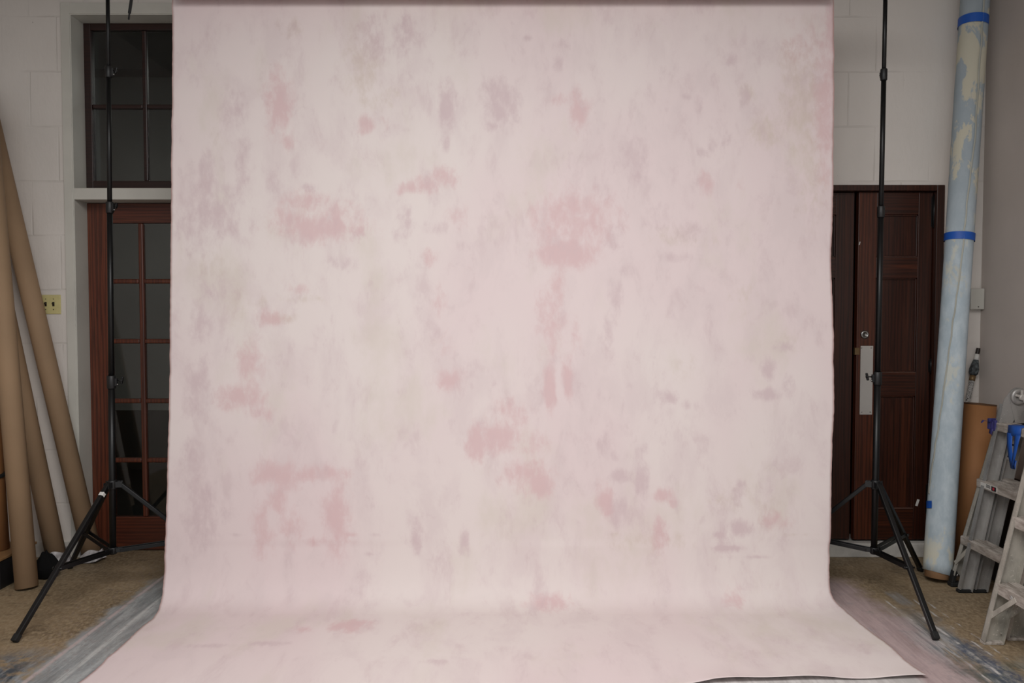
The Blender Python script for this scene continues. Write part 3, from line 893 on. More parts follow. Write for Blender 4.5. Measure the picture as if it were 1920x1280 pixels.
# ------------------------------------------------------------------ backdrop stands
def stand(label, base, top, feet, knob_dir, ycol, widths, group, sticker=False):
    bx, by = base.x, base.y
    root = thing('backdrop_stand', label, 'backdrop stand', (bx, by, 0), group)
    zt = zc + 0.08

    def on(z):
        k = z / zt
        return Vector((bx + (top.x - bx) * k, by + (top.y - by) * k, z))
    z_hub = at(960, 1031, by).z; z_leg = at(960, 908, by).z
    zcol = [at(960, y, by).z for y in ycol]   # collar heights, top first
    bounds = [z_hub - 0.02, zcol[2], zcol[1], zcol[0], zt]
    rad = [w_ / 2 for w_ in widths]
    for k in range(4):
        bm = new_bm(); tube(bm, on(bounds[k] - (0.03 if k else 0)), on(bounds[k + 1]), rad[k], n=24)
        obj('mast_section', bm, 'black_metal', root)
    for k, zq in enumerate(zcol):
        r = rad[2 - k] + 0.0045
        bm = new_bm(); p = on(zq); hgt = 0.058 if k < 2 else 0.068
        lathe(bm, [(r - 0.002, -hgt / 2), (r, -hgt / 2 + 0.003), (r, hgt / 2 - 0.003), (r - 0.002, hgt / 2)], p)
        dv = Vector(knob_dir[k])
        bar(bm, p + dv * r * 0.6, p + dv * (r + 0.009), 0.014, 0.040, (dv.y, -dv.x, 0), 0.002)
        co = obj('collar', bm, 'black_plastic', root)
        bm = new_bm(); s = p + dv * (r + 0.008) + Vector((0, 0, 0.008))
        kl = 0.026 if k == 2 else 0.016
        tube(bm, s, s + dv * kl, 0.0035, n=10)
        e = s + dv * kl
        hw_ = 0.019 if k == 2 else 0.015
        bar(bm, e - Vector((0, 0, hw_)) - dv * 0.005, e + Vector((0, 0, hw_)) + dv * 0.003, 0.011, 0.012, dv, 0.003)
        lathe(bm, [(0.006, -0.003), (0.008, 0), (0.006, 0.005)], e, dv, 12)
        obj('knob', bm, 'black_metal', co)
        bm = new_bm(); s2 = p + dv * (r + 0.008) - Vector((0, 0, 0.012))
        lathe(bm, [(0.0045, 0), (0.0045, 0.004), (0.002, 0.006)], s2, dv, 10)
        sub_label(obj('bolt', bm, 'chrome', co), 'small chrome bolt')
    dirs = []
    for f_ in feet:
        dv = Vector((f_.x - bx, f_.y - by, 0)).normalized(); dirs.append(dv)
    # leg collar with lugs
    bm = new_bm(); p = on(z_leg); r = rad[0] + 0.006
    lathe(bm, [(r - 0.002, -0.024), (r, -0.020), (r, 0.020), (r - 0.002, 0.024)], p)
    for dv in dirs:
        sd = Vector((dv.y, -dv.x, 0))
        for s in (-1, 1):
            bar(bm, p + sd * s * 0.013 + dv * 0.012, p + sd * s * 0.013 + dv * 0.048, 0.004, 0.030, sd, 0.001)
    obj('leg_collar', bm, 'black_plastic', root)
    bm = new_bm(); p = on(z_hub); r = rad[0] + 0.005
    lathe(bm, [(r - 0.004, -0.018), (r, -0.014), (r, 0.012), (r - 0.002, 0.016)], p)
    for dv in dirs:
        sd = Vector((dv.y, -dv.x, 0))
        for s in (-1, 1):
            bar(bm, p + sd * s * 0.011 + dv * 0.012, p + sd * s * 0.011 + dv * 0.044, 0.004, 0.022, sd, 0.001)
    obj('brace_hub', bm, 'black_plastic', root)
    for f_, dv in zip(feet, dirs):
        sd = Vector((dv.y, -dv.x, 0))
        a = on(z_leg) + dv * 0.038; e = Vector((f_.x, f_.y, 0.012))
        bm = new_bm(); dd = (e - a).normalized()
        bar(bm, a - dd * 0.012, e, 0.024, 0.022, sd, 0.004)
        lg = obj('leg', bm, 'black_metal', root)
        bm = new_bm(); bar(bm, e - dd * 0.028, e + dd * 0.006, 0.028, 0.026, sd, 0.004)
        obj('rubber_foot', bm, 'black_rubber', lg)
        if sticker and f_ is feet[0]:
            bm = new_bm(); bar(bm, a + (e - a) * 0.05, a + (e - a) * 0.078, 0.0246, 0.0226, sd, 0.003)
            sub_label(obj('leg_sticker', bm, 'sticker_white', lg), 'torn white sticker')
        j = a + (e - a) * 0.57
        h = on(z_hub) + dv * 0.036
        bm = new_bm()
        for s in (-1, 1):
            bar(bm, h + sd * s * 0.015, j + sd * s * 0.015, 0.005, 0.020, sd, 0.001)
        tube(bm, j - sd * 0.024, j + sd * 0.024, 0.005, n=10)
        lathe(bm, [(0.008, 0), (0.008, 0.006)], j + sd * 0.02, sd, 12)
        obj('brace', bm, 'black_metal', root)
    # hook arm carrying the crossbar
    bm = new_bm(); p = on(zc - 0.022)
    tube(bm, on(zc - 0.028), on(zt + 0.01), rad[3] + 0.004, n=16)
    bar(bm, p, Vector((p.x, 3.96, p.z)), 0.016, 0.010, (1, 0, 0), 0.001)
    bar(bm, Vector((p.x, 3.955, p.z - 0.005)), Vector((p.x, 3.955, zc)), 0.016, 0.008, (1, 0, 0), 0.001)
    obj('crossbar_hook', bm, 'black_metal', root)
    return root


SY = 4.10
lb, lt = at(211, 1030, SY), at(202, 0, SY)
rb, rt = at(1638.5, 1030, SY), at(1660, 0, SY)
lt = Vector((lb.x + (lt.x - lb.x) * 1.04, SY, 0)); rt = Vector((rb.x + (rt.x - rb.x) * 1.04, SY, 0))
lfeet = [fl(28, 1205), fl(131, 1066), Vector((-1.46, 4.30, 0))]
rfeet = [fl(1755, 1201), Vector((2.31, 4.45, 0)), Vector((1.36, 4.42, 0))]
stand('tall black tripod stand left of the backdrop, before the glass door', Vector((lb.x, SY, 0)), lt, lfeet, ((1, 0, 0), (0.95, -0.3, 0), (1, 0, 0)), (135, 389, 716), (0.033, 0.028, 0.0235, 0.019), 'backdrop stands', True)
stand('tall black tripod stand right of the backdrop, before the dark panelled door', Vector((rb.x, SY, 0)), rt, rfeet, ((0.1, 1, 0), (0.5, 0.86, 0), (-1, 0, 0)), (140, 397, 709), (0.032, 0.028, 0.0245, 0.021), 'backdrop stands')
bm = new_bm(); tube(bm, (lt.x - 0.1, 3.98, zc), (rt.x + 0.1, 3.98, zc), 0.018, n=20)
tag(obj('crossbar', bm, 'black_metal'), 'black crossbar between both stands, carrying the rolled canvas', 'crossbar')
# strap dangling from the crossbar
a = at(250, -20, 3.98); b = at(244, 39, 3.98)
bm = new_bm()
bar(bm, (a.x + 0.012, 3.98 - 0.0, zc + 0.02), (a.x + 0.010, 3.955, zc - 0.03), 0.014, 0.006, (1, 0, 0), 0.001)
bar(bm, (a.x + 0.010, 3.957, zc - 0.028), (b.x + 0.004, 3.965, b.z + 0.03), 0.014, 0.006, (1, 0, 0.2), 0.001)
bar(bm, (b.x + 0.0045, 3.965, b.z + 0.034), (b.x, 3.965, b.z), 0.008, 0.006, (1, 0, 0.2), 0.002)
torus(bm, (a.x + 0.012, 3.98, zc), (1, 0, 0), 0.022, 0.004, 20, 8)
tag(obj('hanging_strap', bm, 'black_rubber'), 'short black strap dangling at the top beside the left stand', 'strap')


# ------------------------------------------------------------------ tubes on the left
def paper_tube(label, foot, top, r, group, mat='kraft', wrap=None):
    root = thing('cardboard_tube', label, 'cardboard tube', foot, group)
    a, b = Vector(foot), Vector(top)
    dd = (b - a).normalized()
    lift = r * math.sqrt(max(0.0, 1 - dd.z ** 2))
    a = a + Vector((0, 0, lift))
    bm = new_bm(); tube(bm, a, b, r, n=48, inner=r - 0.009)
    obj('tube_body', bm, mat, root)
    if wrap:
        bm = new_bm(); n = 40; rows = []
        _, x, y, _ = frame_of(a, b)
        for k in range(7):
            h = -0.006 + wrap * k / 6
            ring = []
            for i in range(n):
                an = 2 * math.pi * i / n
                rr = r + 0.004 + (0.012 * (1 - k / 6) + 0.005) * (0.5 + 0.5 * math.sin(an * 5 + k * 1.3)) + 0.003 * math.sin(an * 11 + k)
                p = a + x * math.cos(an) * rr + y * math.sin(an) * rr + dd * h
                p.z = max(p.z + 0.012 * math.sin(an * 3 + 1) * (k / 6), 0.004)
                ring.append(bm.verts.new(p))
            rows.append(ring)
        for k in range(6):
            for i in range(n):
                f_ = bm.faces.new((rows[k][i], rows[k][(i + 1) % n], rows[k + 1][(i + 1) % n], rows[k + 1][i])); f_.smooth = True
        so_ = obj('plastic_wrap', bm, 'plastic_film', root); sub_label(so_, 'crumpled white plastic round the foot')
    return root


GT = 'kraft cardboard tubes in the left corner'
fa = Vector((-2.575, 4.175, 0))
paper_tube('nearest brown cardboard tube, bare foot on the floor', fa, (-2.905, 4.44, 2.62), 0.0545, GT)
fb = Vector((-2.645, 4.585, 0))
paper_tube('brown cardboard tube with plastic round its foot, between the other two tall ones', fb, (-3.09, 4.60, 2.32), 0.053, GT, wrap=0.07)
fc_ = Vector((-2.47, 4.645, 0))
paper_tube('most slanted brown cardboard tube, crossing the switch plate and door casing', fc_, (-3.06, 4.65, 2.76), 0.053, GT, wrap=0.06)

# low black box with a tan lid edge, left of the nearest tube
bxr = thing('storage_box', 'low black box at the left edge beside the nearest cardboard tube', 'box', (-2.86, 4.30, 0))
bm = new_bm(); box(bm, -3.02, -2.70, 4.15, 4.47, 0, 0.152, 0.006); obj('box_body', bm, 'black_plastic', bxr)
bm = new_bm(); box(bm, -3.025, -2.695, 4.145, 4.475, 0.152, 0.166, 0.003); sub_label(obj('lid', bm, 'tan_wood', bxr), 'thin tan lid')
st = thing('cardboard_tube', 'short dark brown cardboard tube standing on the black box at the left edge', 'cardboard tube', (-2.82, 4.32, 0.166), GT)
bm = new_bm(); tube(bm, (-2.82, 4.32, 0.1665), (-2.865, 4.33, 1.10), 0.058, n=36, inner=0.050); obj('tube_body', bm, 'brown_kraft', st)
rg = at(-8, 889, 4.24)
bm = new_bm(); torus(bm, (-2.846, 4.325, rg.z), (0.25, -0.3, 1), 0.072, 0.011, 32, 10)
tag(obj('rubber_ring', bm, 'black_rubber'), 'black rubber ring round the short tube at the left edge', 'ring')

# slumped black sandbag between two tubes
bm = new_bm()
g = bmesh.ops.create_uvsphere(bm, u_segments=28, v_segments=16, radius=1.0)
for v in bm.verts:
    x, y, z = v.co
    k = 1.0 - 0.55 * max(0, z)
    v.co = Vector((-2.575 + 0.072 * x * k * (1 + 0.15 * math.copysign(abs(x) ** 2, x)), 4.35 + 0.062 * y * k, max(0.003, 0.065 + 0.085 * z + 0.006 * math.sin(9 * x + 5 * y))))
for f_ in bm.faces: f_.smooth = True
tag(obj('sandbag', bm, 'black_cloth'), 'small slumped black sandbag on the floor behind the nearest tube', 'sandbag')


# ------------------------------------------------------------------ right corner: blue roll, brown tube, pole
r0 = 0.0725
fb0 = fl(1758, 1089); fb0 = Vector((fb0.x, fb0.y, 0))
ra = Vector((fb0.x, fb0.y, 0.012)); top = at(1827.5, 0, 4.56)
rbx = Vector((top.x, top.y, top.z)); ddir = (rbx - ra).normalized()
rend = ra + ddir * 3.42
roll = thing('rolled_backdrop', 'tall pale blue painted canvas roll leaning in the right corner', 'backdrop roll', (ra.x, ra.y, 0))
bm = new_bm(); n = 64
_, ux, uy, _ = frame_of(ra, rend)
NLEN = 60; rows = []
s0 = 0.034; LL = (rend - ra).length
for k in range(NLEN + 1):
    h = s0 + (LL - s0) * k / NLEN
    ring = []
    for i in range(n):
        an = 2 * math.pi * i / n
        rr = r0 + 0.0022 * math.sin(3 * an + 0.9 * h) + 0.0018 * math.sin(2 * an - 1.7 * h)
        p = ra + ddir * h + ux * math.cos(an) * rr + uy * math.sin(an) * rr
        if k == 0: p += ddir * (-0.014 * math.cos(an - 2.6))
        ring.append(bm.verts.new(p))
    rows.append(ring)
for k in range(NLEN):
    for i in range(n):
        f_ = bm.faces.new((rows[k][i], rows[k][(i + 1) % n], rows[k + 1][(i + 1) % n], rows[k + 1][i])); f_.smooth = True
bm.faces.new(rows[-1]); bm.faces.new(list(reversed(rows[0])))
obj('canvas_roll', bm, 'blue_canvas', roll)
bm = new_bm(); tube(bm, ra + Vector((0, 0, 0.010)), ra + ddir * 0.2, 0.0650, n=40, inner=0.058)
sub_label(obj('core_tube', bm, 'bare_core', roll), 'bare brown core end at the foot')


def roll_point(px, py, off=0.003):
    """point on the roll surface under a line of sight"""
    d = ray(px, py).normalized(); o = Vector((0, 0, H))
    a = d - ddir * d.dot(ddir); oc = o - ra; b = oc - ddir * oc.dot(ddir)
    A = a.dot(a); B = 2 * a.dot(b); Cc = b.dot(b) - (r0 + off) ** 2
    disc = B * B - 4 * A * Cc
    k = (-B - math.sqrt(max(disc, 0))) / (2 * A)
    p = o + d * k
    ax = ra + ddir * (p - ra).dot(ddir)
    return ax + (p - ax).normalized() * (r0 + off)


# loose canvas edge winding down the roll: a narrow raised strip
seam = [(1846, -2), (1842, 60), (1835, 160), (1829, 260), (1818, 345), (1810, 420), (1806, 470), (1797, 540), (1788, 600), (1780, 660), (1771, 725), (1762, 790), (1753, 845), (1746, 890), (1742, 925)]
bm = new_bm(); prev = None
pts = []
for (a_, b_), (c2_, d2_) in zip(seam, seam[1:]):
    for k in range(4): pts.append((a_ + (c2_ - a_) * k / 4, b_ + (d2_ - b_) * k / 4))
pts.append(seam[-1])
for i, (px, py) in enumerate(pts):
    wv = 1.2 * math.sin(i * 1.7) + 0.7 * math.sin(i * 4.1)
    wd = 2.4
    q0 = roll_point(px + wv * 0.5 - wd, py, 0.0032); qm = roll_point(px + wv * 0.5 - wd * 0.4, py, 0.0040); q1 = roll_point(px + wv * 0.5, py, 0.0046); q2 = roll_point(px + wv * 0.5 + 0.8, py, 0.0024)
    cur = [bm.verts.new(q) for q in (q0, qm, q1, q2)]
    if prev:
        for k in range(3):
            f_ = bm.faces.new((prev[k], cur[k], cur[k + 1], prev[k + 1])); f_.smooth = True
    prev = cur
sub_label(obj('canvas_edge', bm, 'cream_canvas', roll), 'cream loose edge of the rolled canvas')
for cy, hh, a0, a1 in ((42, 8.5, 0, 1), (445.5, 7, 0, 1)):
    bm = new_bm()
    cpt = roll_point(1803 + (1829 - 1803) * 0, cy) if False else None
    axp = None
    best = None
    for k in range(400):                       # height along the roll at this picture height
        h = LL * k / 400; p = ra + ddir * h
        dz = p - Vector((0, 0, H)); dep = dz.y * _c - dz.z * _s; py = 640 - F_PX * (dz.y * _s + dz.z * _c) / dep
        if best is None or abs(py - cy) < best[0]: best = (abs(py - cy), h)
    h = best[1]; hw = hh * 4.5 / F_PX
    tube(bm, ra + ddir * (h - hw), ra + ddir * (h + hw), r0 + 0.0046, n=56, caps=False)
    sub_label(obj('masking_tape', bm, 'blue_tape', roll), 'blue tape band')
bm = new_bm(); g = []
for px in (1737.5, 1741, 1744, 1747):
    g.append([bm.verts.new(roll_point(px, py, 0.005)) for py in (938.5, 952)])
for k in range(3): bm.faces.new((g[k][0], g[k][1], g[k + 1][1], g[k + 1][0]))
tp = sub_label(obj('masking_tape', bm, 'blue_tape', roll), 'short blue tape tab')
so_ = tp.modifiers.new('thickness', 'SOLIDIFY'); so_.thickness = 0.001

# wide brown tube holding a paint-spattered pole
bt = at(1838, 757, 4.50)
bf = Vector((2.585, 4.47, 0))
bx_top = Vector((bt.x, 4.50, bt.z))
br_ = 0.081
tb = thing('cardboard_tube', 'wide short brown cardboard tube between the blue roll and the ladder', 'cardboard tube', bf, 'cardboard tubes in the right corner')
bm = new_bm(); tube(bm, (bf.x, bf.y, 0.004), bx_top, br_, n=56, inner=br_ - 0.008)
obj('tube_body', bm, 'brown_kraft', tb)
bm = new_bm(); dd = (bx_top - bf).normalized()
tube(bm, bx_top - dd * 0.004, bx_top + dd * 0.002, br_ + 0.0008, n=56, inner=br_ - 0.009)
sub_label(obj('rim', bm, 'kraft_dark', tb), 'dark frayed rim')
pa = at(1811.5, 766, 4.655); pb = at(1834, 655, 4.695)
pd = (pb - pa).normalized(); L = (pb - pa).length
fp_ = pa - pd * (pa.z / pd.z)
pole = thing('extension_pole', 'paint spattered roller pole with black grip leaning in the corner behind the brown tube', 'paint pole', (fp_.x, fp_.y, 0))
bs = Vector((2.60, 4.455, 0.02))
bm = new_bm(); tube(bm, pa - pd * ((pa.z - 0.006) / pd.z), pa + pd * L * 0.50, 0.0145, n=20); obj('shaft', bm, 'speckled_silver', pole)
bm = new_bm(); lathe(bm, [(0.0155, L * 0.47), (0.0165, L * 0.50), (0.0165, L * 0.56)], pa, pd); sub_label(obj('ferrule', bm, 'brass', pole), 'brass coloured ring')
bm = new_bm(); lathe(bm, [(0.016, L * 0.56), (0.025, L * 0.60), (0.0265, L * 0.66), (0.021, L * 0.74), (0.0145, L * 0.82)], pa, pd); sub_label(obj('grip', bm, 'grip_black', pole), 'black grip speckled with paint')
bm = new_bm(); lathe(bm, [(0.0135, L * 0.80), (0.0125, L * 0.92)], pa, pd); sub_label(obj('collar', bm, 'sticker_white', pole), 'white collar under the tip')
bm = new_bm()
pr = []
for k in range(9): pr += [(0.010 if k % 2 else 0.0125, L * (0.92 + 0.10 * k / 8))]
lathe(bm, pr, pa, pd); sub_label(obj('threaded_tip', bm, 'dark_brown', pole), 'dark threaded tip')


# ------------------------------------------------------------------ ladders
def channel(bm, a, b, w_, d_, th=0.004, open_to=-1):
    """C-channel from a to b: web w_ wide in x, flanges d_ deep in y, opening towards open_to*y"""
    a = Vector(a); b = Vector(b); dv = (b - a).normalized()
    xx = (Vector((1, 0, 0)) - dv * dv.x).normalized()
    yy = dv.cross(xx); yy = yy if yy.y > 0 else -yy
    bar(bm, a, b, w_, th, xx)
    for s in (-1, 1):
        o = xx * s * (w_ / 2 - th / 2) + yy * open_to * (d_ / 2 - th / 2)
        bar(bm, a + o, b + o, th, d_, xx)


LEAN = 0.205


def lean(x, y, z, x0=0.0): return Vector((x + LEAN * z, y, z))


def rung(bm, x, y0, y1, z, dx=0.075, hh=0.045):
    """tread between two rails at height z, ribbed on top, tilted with the ladder's face kept level"""
    cx = x + LEAN * z
    box(bm, cx - dx / 2, cx + dx / 2, y0, y1, z - hh, z, 0.003)
    for k in range(5):
        xx = cx - dx / 2 + dx * (k + 0.5) / 5
        box(bm, xx - 0.004, xx + 0.004, y0 + 0.004, y1 - 0.004, z - 0.001, z + 0.0025)


# far ladder: hinged and folded shut
L1 = thing('folding_ladder', 'folded aluminium ladder with blue tape hanging from a rung, beside the wide brown tube', 'ladder', (2.37, 3.9, 0), 'folding ladders')
YF, YN = 4.215, 3.64                     # feet of the outer section, far and near
XF = 2.372
zt = 0.965
for yb, yt, s in ((YF, 4.135, -1), (YN, 3.73, 1)):
    bm = new_bm()
    channel(bm, lean(XF, yb, 0.06), lean(XF, yt, zt - 0.06), 0.062, 0.026, open_to=s)
    lg = obj('outer_rail', bm, 'weathered_aluminium', L1)
    bm = new_bm(); p = lean(XF, yb, 0.0)
    box(bm, p.x - 0.032, p.x + 0.030, yb - 0.024, yb + 0.020, 0.001, 0.024, 0.006)
    bar(bm, lean(XF - 0.022, yb - 0.004, 0.02), lean(XF - 0.022, yb - 0.002, 0.085), 0.022, 0.034, (1, 0, 0), 0.005)
    fo = sub_label(obj('rubber_foot', bm, 'black_rubber', lg), 'black rubber foot')
    bm = new_bm(); q = lean(XF, yb - 0.022 * (1 if s < 0 else -1), 0.065)
    lathe(bm, [(0.008, 0), (0.008, 0.004), (0.004, 0.006)], (q.x - 0.012, yb - 0.023 if s < 0 else yb + 0.023, q.z), (0, -1 if s < 0 else 1, 0), 12)
    obj('bolt', bm, 'chrome', fo)
zr = [at(1811, 1006, 4.17).z, at(1839, 898, 4.15).z, at(1855, 791, 4.13).z]
for z in zr:
    k = z / zt
    bm = new_bm(); rung(bm, XF - 0.004, YN + (3.73 - YN) * k, YF + (4.135 - YF) * k, z, 0.085, 0.042)
    ru = obj('rung', bm, 'dusty_aluminium', L1)
    if z == zr[1]:
        p0 = at(1849.5, 911, 4.12); X = XF - 0.004 + LEAN * z - 0.0425 - 0.002
        bm = new_bm(); box(bm, X, X + 0.0025, 3.985, 4.125, z - 0.034, z - 0.008)
        sub_label(obj('warning_sticker', bm, 'sticker_white', ru), 'small white sticker with a red and black square')
        bm = new_bm(); box(bm, X - 0.0012, X + 0.001, 3.99, 4.03, z - 0.032, z - 0.010); obj('sticker_print', bm, 'sticker_black', ru)
        bm = new_bm(); lathe(bm, [(0.0085, 0), (0.0085, 0.0012)], (X - 0.0012, 4.010, z - 0.021), (-1, 0, 0), 6); obj('sticker_print', bm, 'sticker_red', ru)
        bm = new_bm()
        for k2 in range(3): box(bm, X - 0.0006, X + 0.001, 4.04, 4.075, z - 0.014 - k2 * 0.006, z - 0.011 - k2 * 0.006)
        obj('sticker_print', bm, 'sticker_black', ru)
# diagonal brace under the lowest rung
bm = new_bm(); bar(bm, lean(XF - 0.036, YF - 0.015, zr[0] - 0.15), lean(XF - 0.036, YF - 0.12, zr[0] - 0.03), 0.005, 0.022, (1, 0, 0), 0.001)
obj('brace', bm, 'weathered_aluminium', L1)
bm = new_bm(); bar(bm, lean(XF - 0.036, YN + 0.015, zr[0] - 0.15), lean(XF - 0.036, YN + 0.12, zr[0] - 0.03), 0.005, 0.022, (1, 0, 0), 0.001)
obj('brace', bm, 'weathered_aluminium', L1)
# straight inner rails of the two folded halves
XI = (2.362, 2.442)
ZB = 0.015
for x in XI:
    for y, s in ((4.118, -1), (3.75, 1)):
        bm = new_bm(); channel(bm, lean(x, y, ZB), lean(x, y, zt + 0.02), 0.066, 0.028, open_to=s)
        ir = obj('inner_rail', bm, 'aluminium', L1)
        bm = new_bm(); p = lean(x, y, ZB)
        box(bm, p.x - 0.034, p.x + 0.034, y - 0.016, y + 0.016, 0.002, ZB + 0.002, 0.003)
        obj('rubber_foot', bm, 'black_rubber', ir)
for z in (0.62, 0.90):
    bm = new_bm(); rung(bm, XI[1], 3.755, 4.112, z - 0.02, 0.05, 0.04); obj('inner_rung', bm, 'dusty_aluminium', L1)
# hinges: rounded plates over both rails meeting in a round knuckle
def hull_plate(bm, pts, y0, y1):
    pts = sorted(set(pts))

    def half(ps):
        out = []
        for p in ps:
            while len(out) > 1 and (out[-1][0] - out[-2][0]) * (p[1] - out[-2][1]) - (out[-1][1] - out[-2][1]) * (p[0] - out[-2][0]) <= 0: out.pop()
            out.append(p)
        return out
    h = half(pts)[:-1] + half(list(reversed(pts)))[:-1]
    v0 = [bm.verts.new((x, y0, z)) for x, z in h]; v1 = [bm.verts.new((x, y1, z)) for x, z in h]
    bm.faces.new(v0); bm.faces.new(list(reversed(v1)))
    for i in range(len(h)): bm.faces.new((v0[i], v1[i], v1[(i + 1) % len(h)], v0[(i + 1) % len(h)]))


hz = at(1904, 742, 4.105)
for y in (4.090, 3.770):
    sgn = -1 if y > 3.9 else 1
    bm = new_bm()
    for n_, x in enumerate(XI):
        c0 = lean(x, y, zt - 0.07); c1 = lean(x, y, zt + 0.035)
        pts = [(c0.x - 0.034, c0.z), (c0.x + 0.034, c0.z)]
        r_ = 0.036
        pts += [(c1.x + r_ * math.cos(2 * math.pi * i / 24), c1.z + r_ * math.sin(2 * math.pi * i / 24)) for i in range(24)]
        pts += [(hz.x + 0.046 * math.cos(2 * math.pi * i / 28), hz.z + 0.046 * math.sin(2 * math.pi * i / 28)) for i in range(28)]
        ya = y + sgn * 0.005 * n_
        hull_plate(bm, pts, min(ya, ya + sgn * 0.004), max(ya, ya + sgn * 0.004))
        for k in range(5):
            lathe(bm, [(0.004, 0), (0.003, 0.0025)], (c0.x - 0.022 + 0.014 * (k % 3), ya + sgn * 0.003, c0.z + 0.02 + 0.022 * k), (0, sgn, 0), 8)
    hg = obj('hinge', bm, 'aluminium', L1)
    yk = y + sgn * 0.009
    bm = new_bm(); lathe(bm, [(0.043, 0), (0.043, 0.010), (0.038, 0.016), (0.024, 0.017), (0.020, 0.013), (0.0, 0.013)], (hz.x, yk, hz.z), (0, sgn, 0), 32)
    kn = obj('hinge_knuckle', bm, 'aluminium', hg)
    bm = new_bm(); lathe(bm, [(0.017, 0.012), (0.017, 0.026), (0.012, 0.030)], (hz.x + 0.006, yk, hz.z - 0.003), (0, sgn, 0), 8)
    for k in range(4):
        a_ = R(20 + 75 * k - 80)
        bar(bm, (hz.x + 0.004, yk + sgn * 0.022, hz.z), (hz.x + 0.004 + 0.034 * math.cos(a_), yk + sgn * 0.022, hz.z + 0.034 * math.sin(a_)), 0.010, 0.012, (0, 1, 0), 0.002)
    sub_label(obj('hinge_knob', bm, 'brushed_steel', kn), 'ridged steel release knob')
# white sticker on the second straight rail
bm = new_bm(); q0 = lean(XI[1] - 0.008, 4.113, 0.70); q1 = lean(XI[1] - 0.008, 4.113, 0.80)
bar(bm, q0, q1, 0.034, 0.002, (1, 0, 0))
ws = sub_label(obj('rail_sticker', bm, 'sticker_white', L1), 'torn white sticker on a rail')
bm = new_bm()
for k in range(3):
    q0 = lean(XI[1] - 0.006, 4.1118, 0.712 + 0.03 * k); q1 = lean(XI[1] - 0.006, 4.1118, 0.722 + 0.03 * k); bar(bm, q0, q1, 0.018, 0.0015, (1, 0, 0))
obj('sticker_print', bm, 'sticker_black', ws)

bm = new_bm(); bar(bm, (2.62, 4.02, 0.012), (2.745, 4.02, 0.56), 0.012, 0.62, (1, 0, 0), 0.002)
tag(obj('foam_board', bm, 'black_plastic'), 'black board leaning on the side wall behind the folded ladder', 'board')
# torn blue tape hanging over the top rung
zr3 = zr[2]; XT = XF - 0.004 + LEAN * zr3 - 0.0425
tp = thing('masking_tape', 'torn blue tape strips hanging over the top ladder rung', 'tape', (XT, 3.98, zr3))


def strip(pts, w0, w1, mat, parent, name, label=None):
    bm = new_bm(); n_ = len(pts); rows_ = []
    for i, p in enumerate(pts):
        p = Vector(p); w_ = w0 + (w1 - w0) * i / (n_ - 1)
        rows_.append([bm.verts.new(p + Vector((0, -w_ / 2, 0))), bm.verts.new(p + Vector((-0.002, 0, 0))), bm.verts.new(p + Vector((0, w_ / 2, 0)))])
    for i in range(n_ - 1):
        for k in range(2):
            f_ = bm.faces.new((rows_[i][k], rows_[i][k + 1], rows_[i + 1][k + 1], rows_[i + 1][k])); f_.smooth = True
    o_ = obj(name, bm, mat, parent)
    s_ = o_.modifiers.new('thickness', 'SOLIDIFY'); s_.thickness = 0.0012
    if label: sub_label(o_, label)
    return o_


yT = 3.95
strip([(XT + 0.07, yT, zr3 + 0.005), (XT + 0.03, yT, zr3 + 0.006), (XT - 0.003, yT, zr3 + 0.003), (XT - 0.006, yT, zr3 - 0.02), (XT - 0.006, yT + 0.003, zr3 - 0.045)], 0.11, 0.10, 'blue_tape', tp, 'tape_strip')
strip([(XT - 0.005, yT + 0.035, zr3 - 0.035), (XT - 0.007, yT + 0.032, zr3 - 0.09), (XT - 0.008, yT + 0.02, zr3 - 0.15), (XT - 0.005, yT + 0.005, zr3 - 0.21), (XT - 0.003, yT - 0.005, zr3 - 0.165)], 0.045, 0.030, 'blue_tape', tp, 'tape_strip')
strip([(XT - 0.006, yT - 0.03, zr3 - 0.035), (XT - 0.010, yT - 0.028, zr3 - 0.07), (XT - 0.012, yT - 0.018, zr3 - 0.13), (XT - 0.012, yT - 0.004, zr3 - 0.19)], 0.045, 0.016, 'blue_tape', tp, 'tape_strip')
pt = thing('masking_tape', 'crumpled purple tape wound round the far end of the top ladder rung', 'tape', (XT, 4.12, zr3))
bm = new_bm()
ye = YF + (4.135 - YF) * zr3 / zt
for k, (y0, tilt) in enumerate(((ye - 0.035, 0.010), (ye - 0.01, -0.012), (ye + 0.012, 0.016))):
    xc = XT + 0.0425
    box(bm, xc - 0.05, xc + 0.046, y0, y0 + 0.022, zr3 - 0.050, zr3 + 0.007, 0.004, Matrix.Translation((0, 0, tilt * 0.5)))
obj('tape_wrap', bm, 'purple_tape', pt)
strip([(XT - 0.008, ye + 0.01, zr3), (XT - 0.035, ye + 0.02, zr3 + 0.006), (XT - 0.05, ye + 0.012, zr3 - 0.006)], 0.03, 0.012, 'purple_tape', pt, 'tape_tail')
strip([(XT - 0.004, ye - 0.005, zr3 - 0.03), (XT - 0.012, ye - 0.005, zr3 - 0.06), (XT + 0.008, ye - 0.02, zr3 - 0.075)], 0.03, 0.02, 'purple_tape', pt, 'tape_tail')

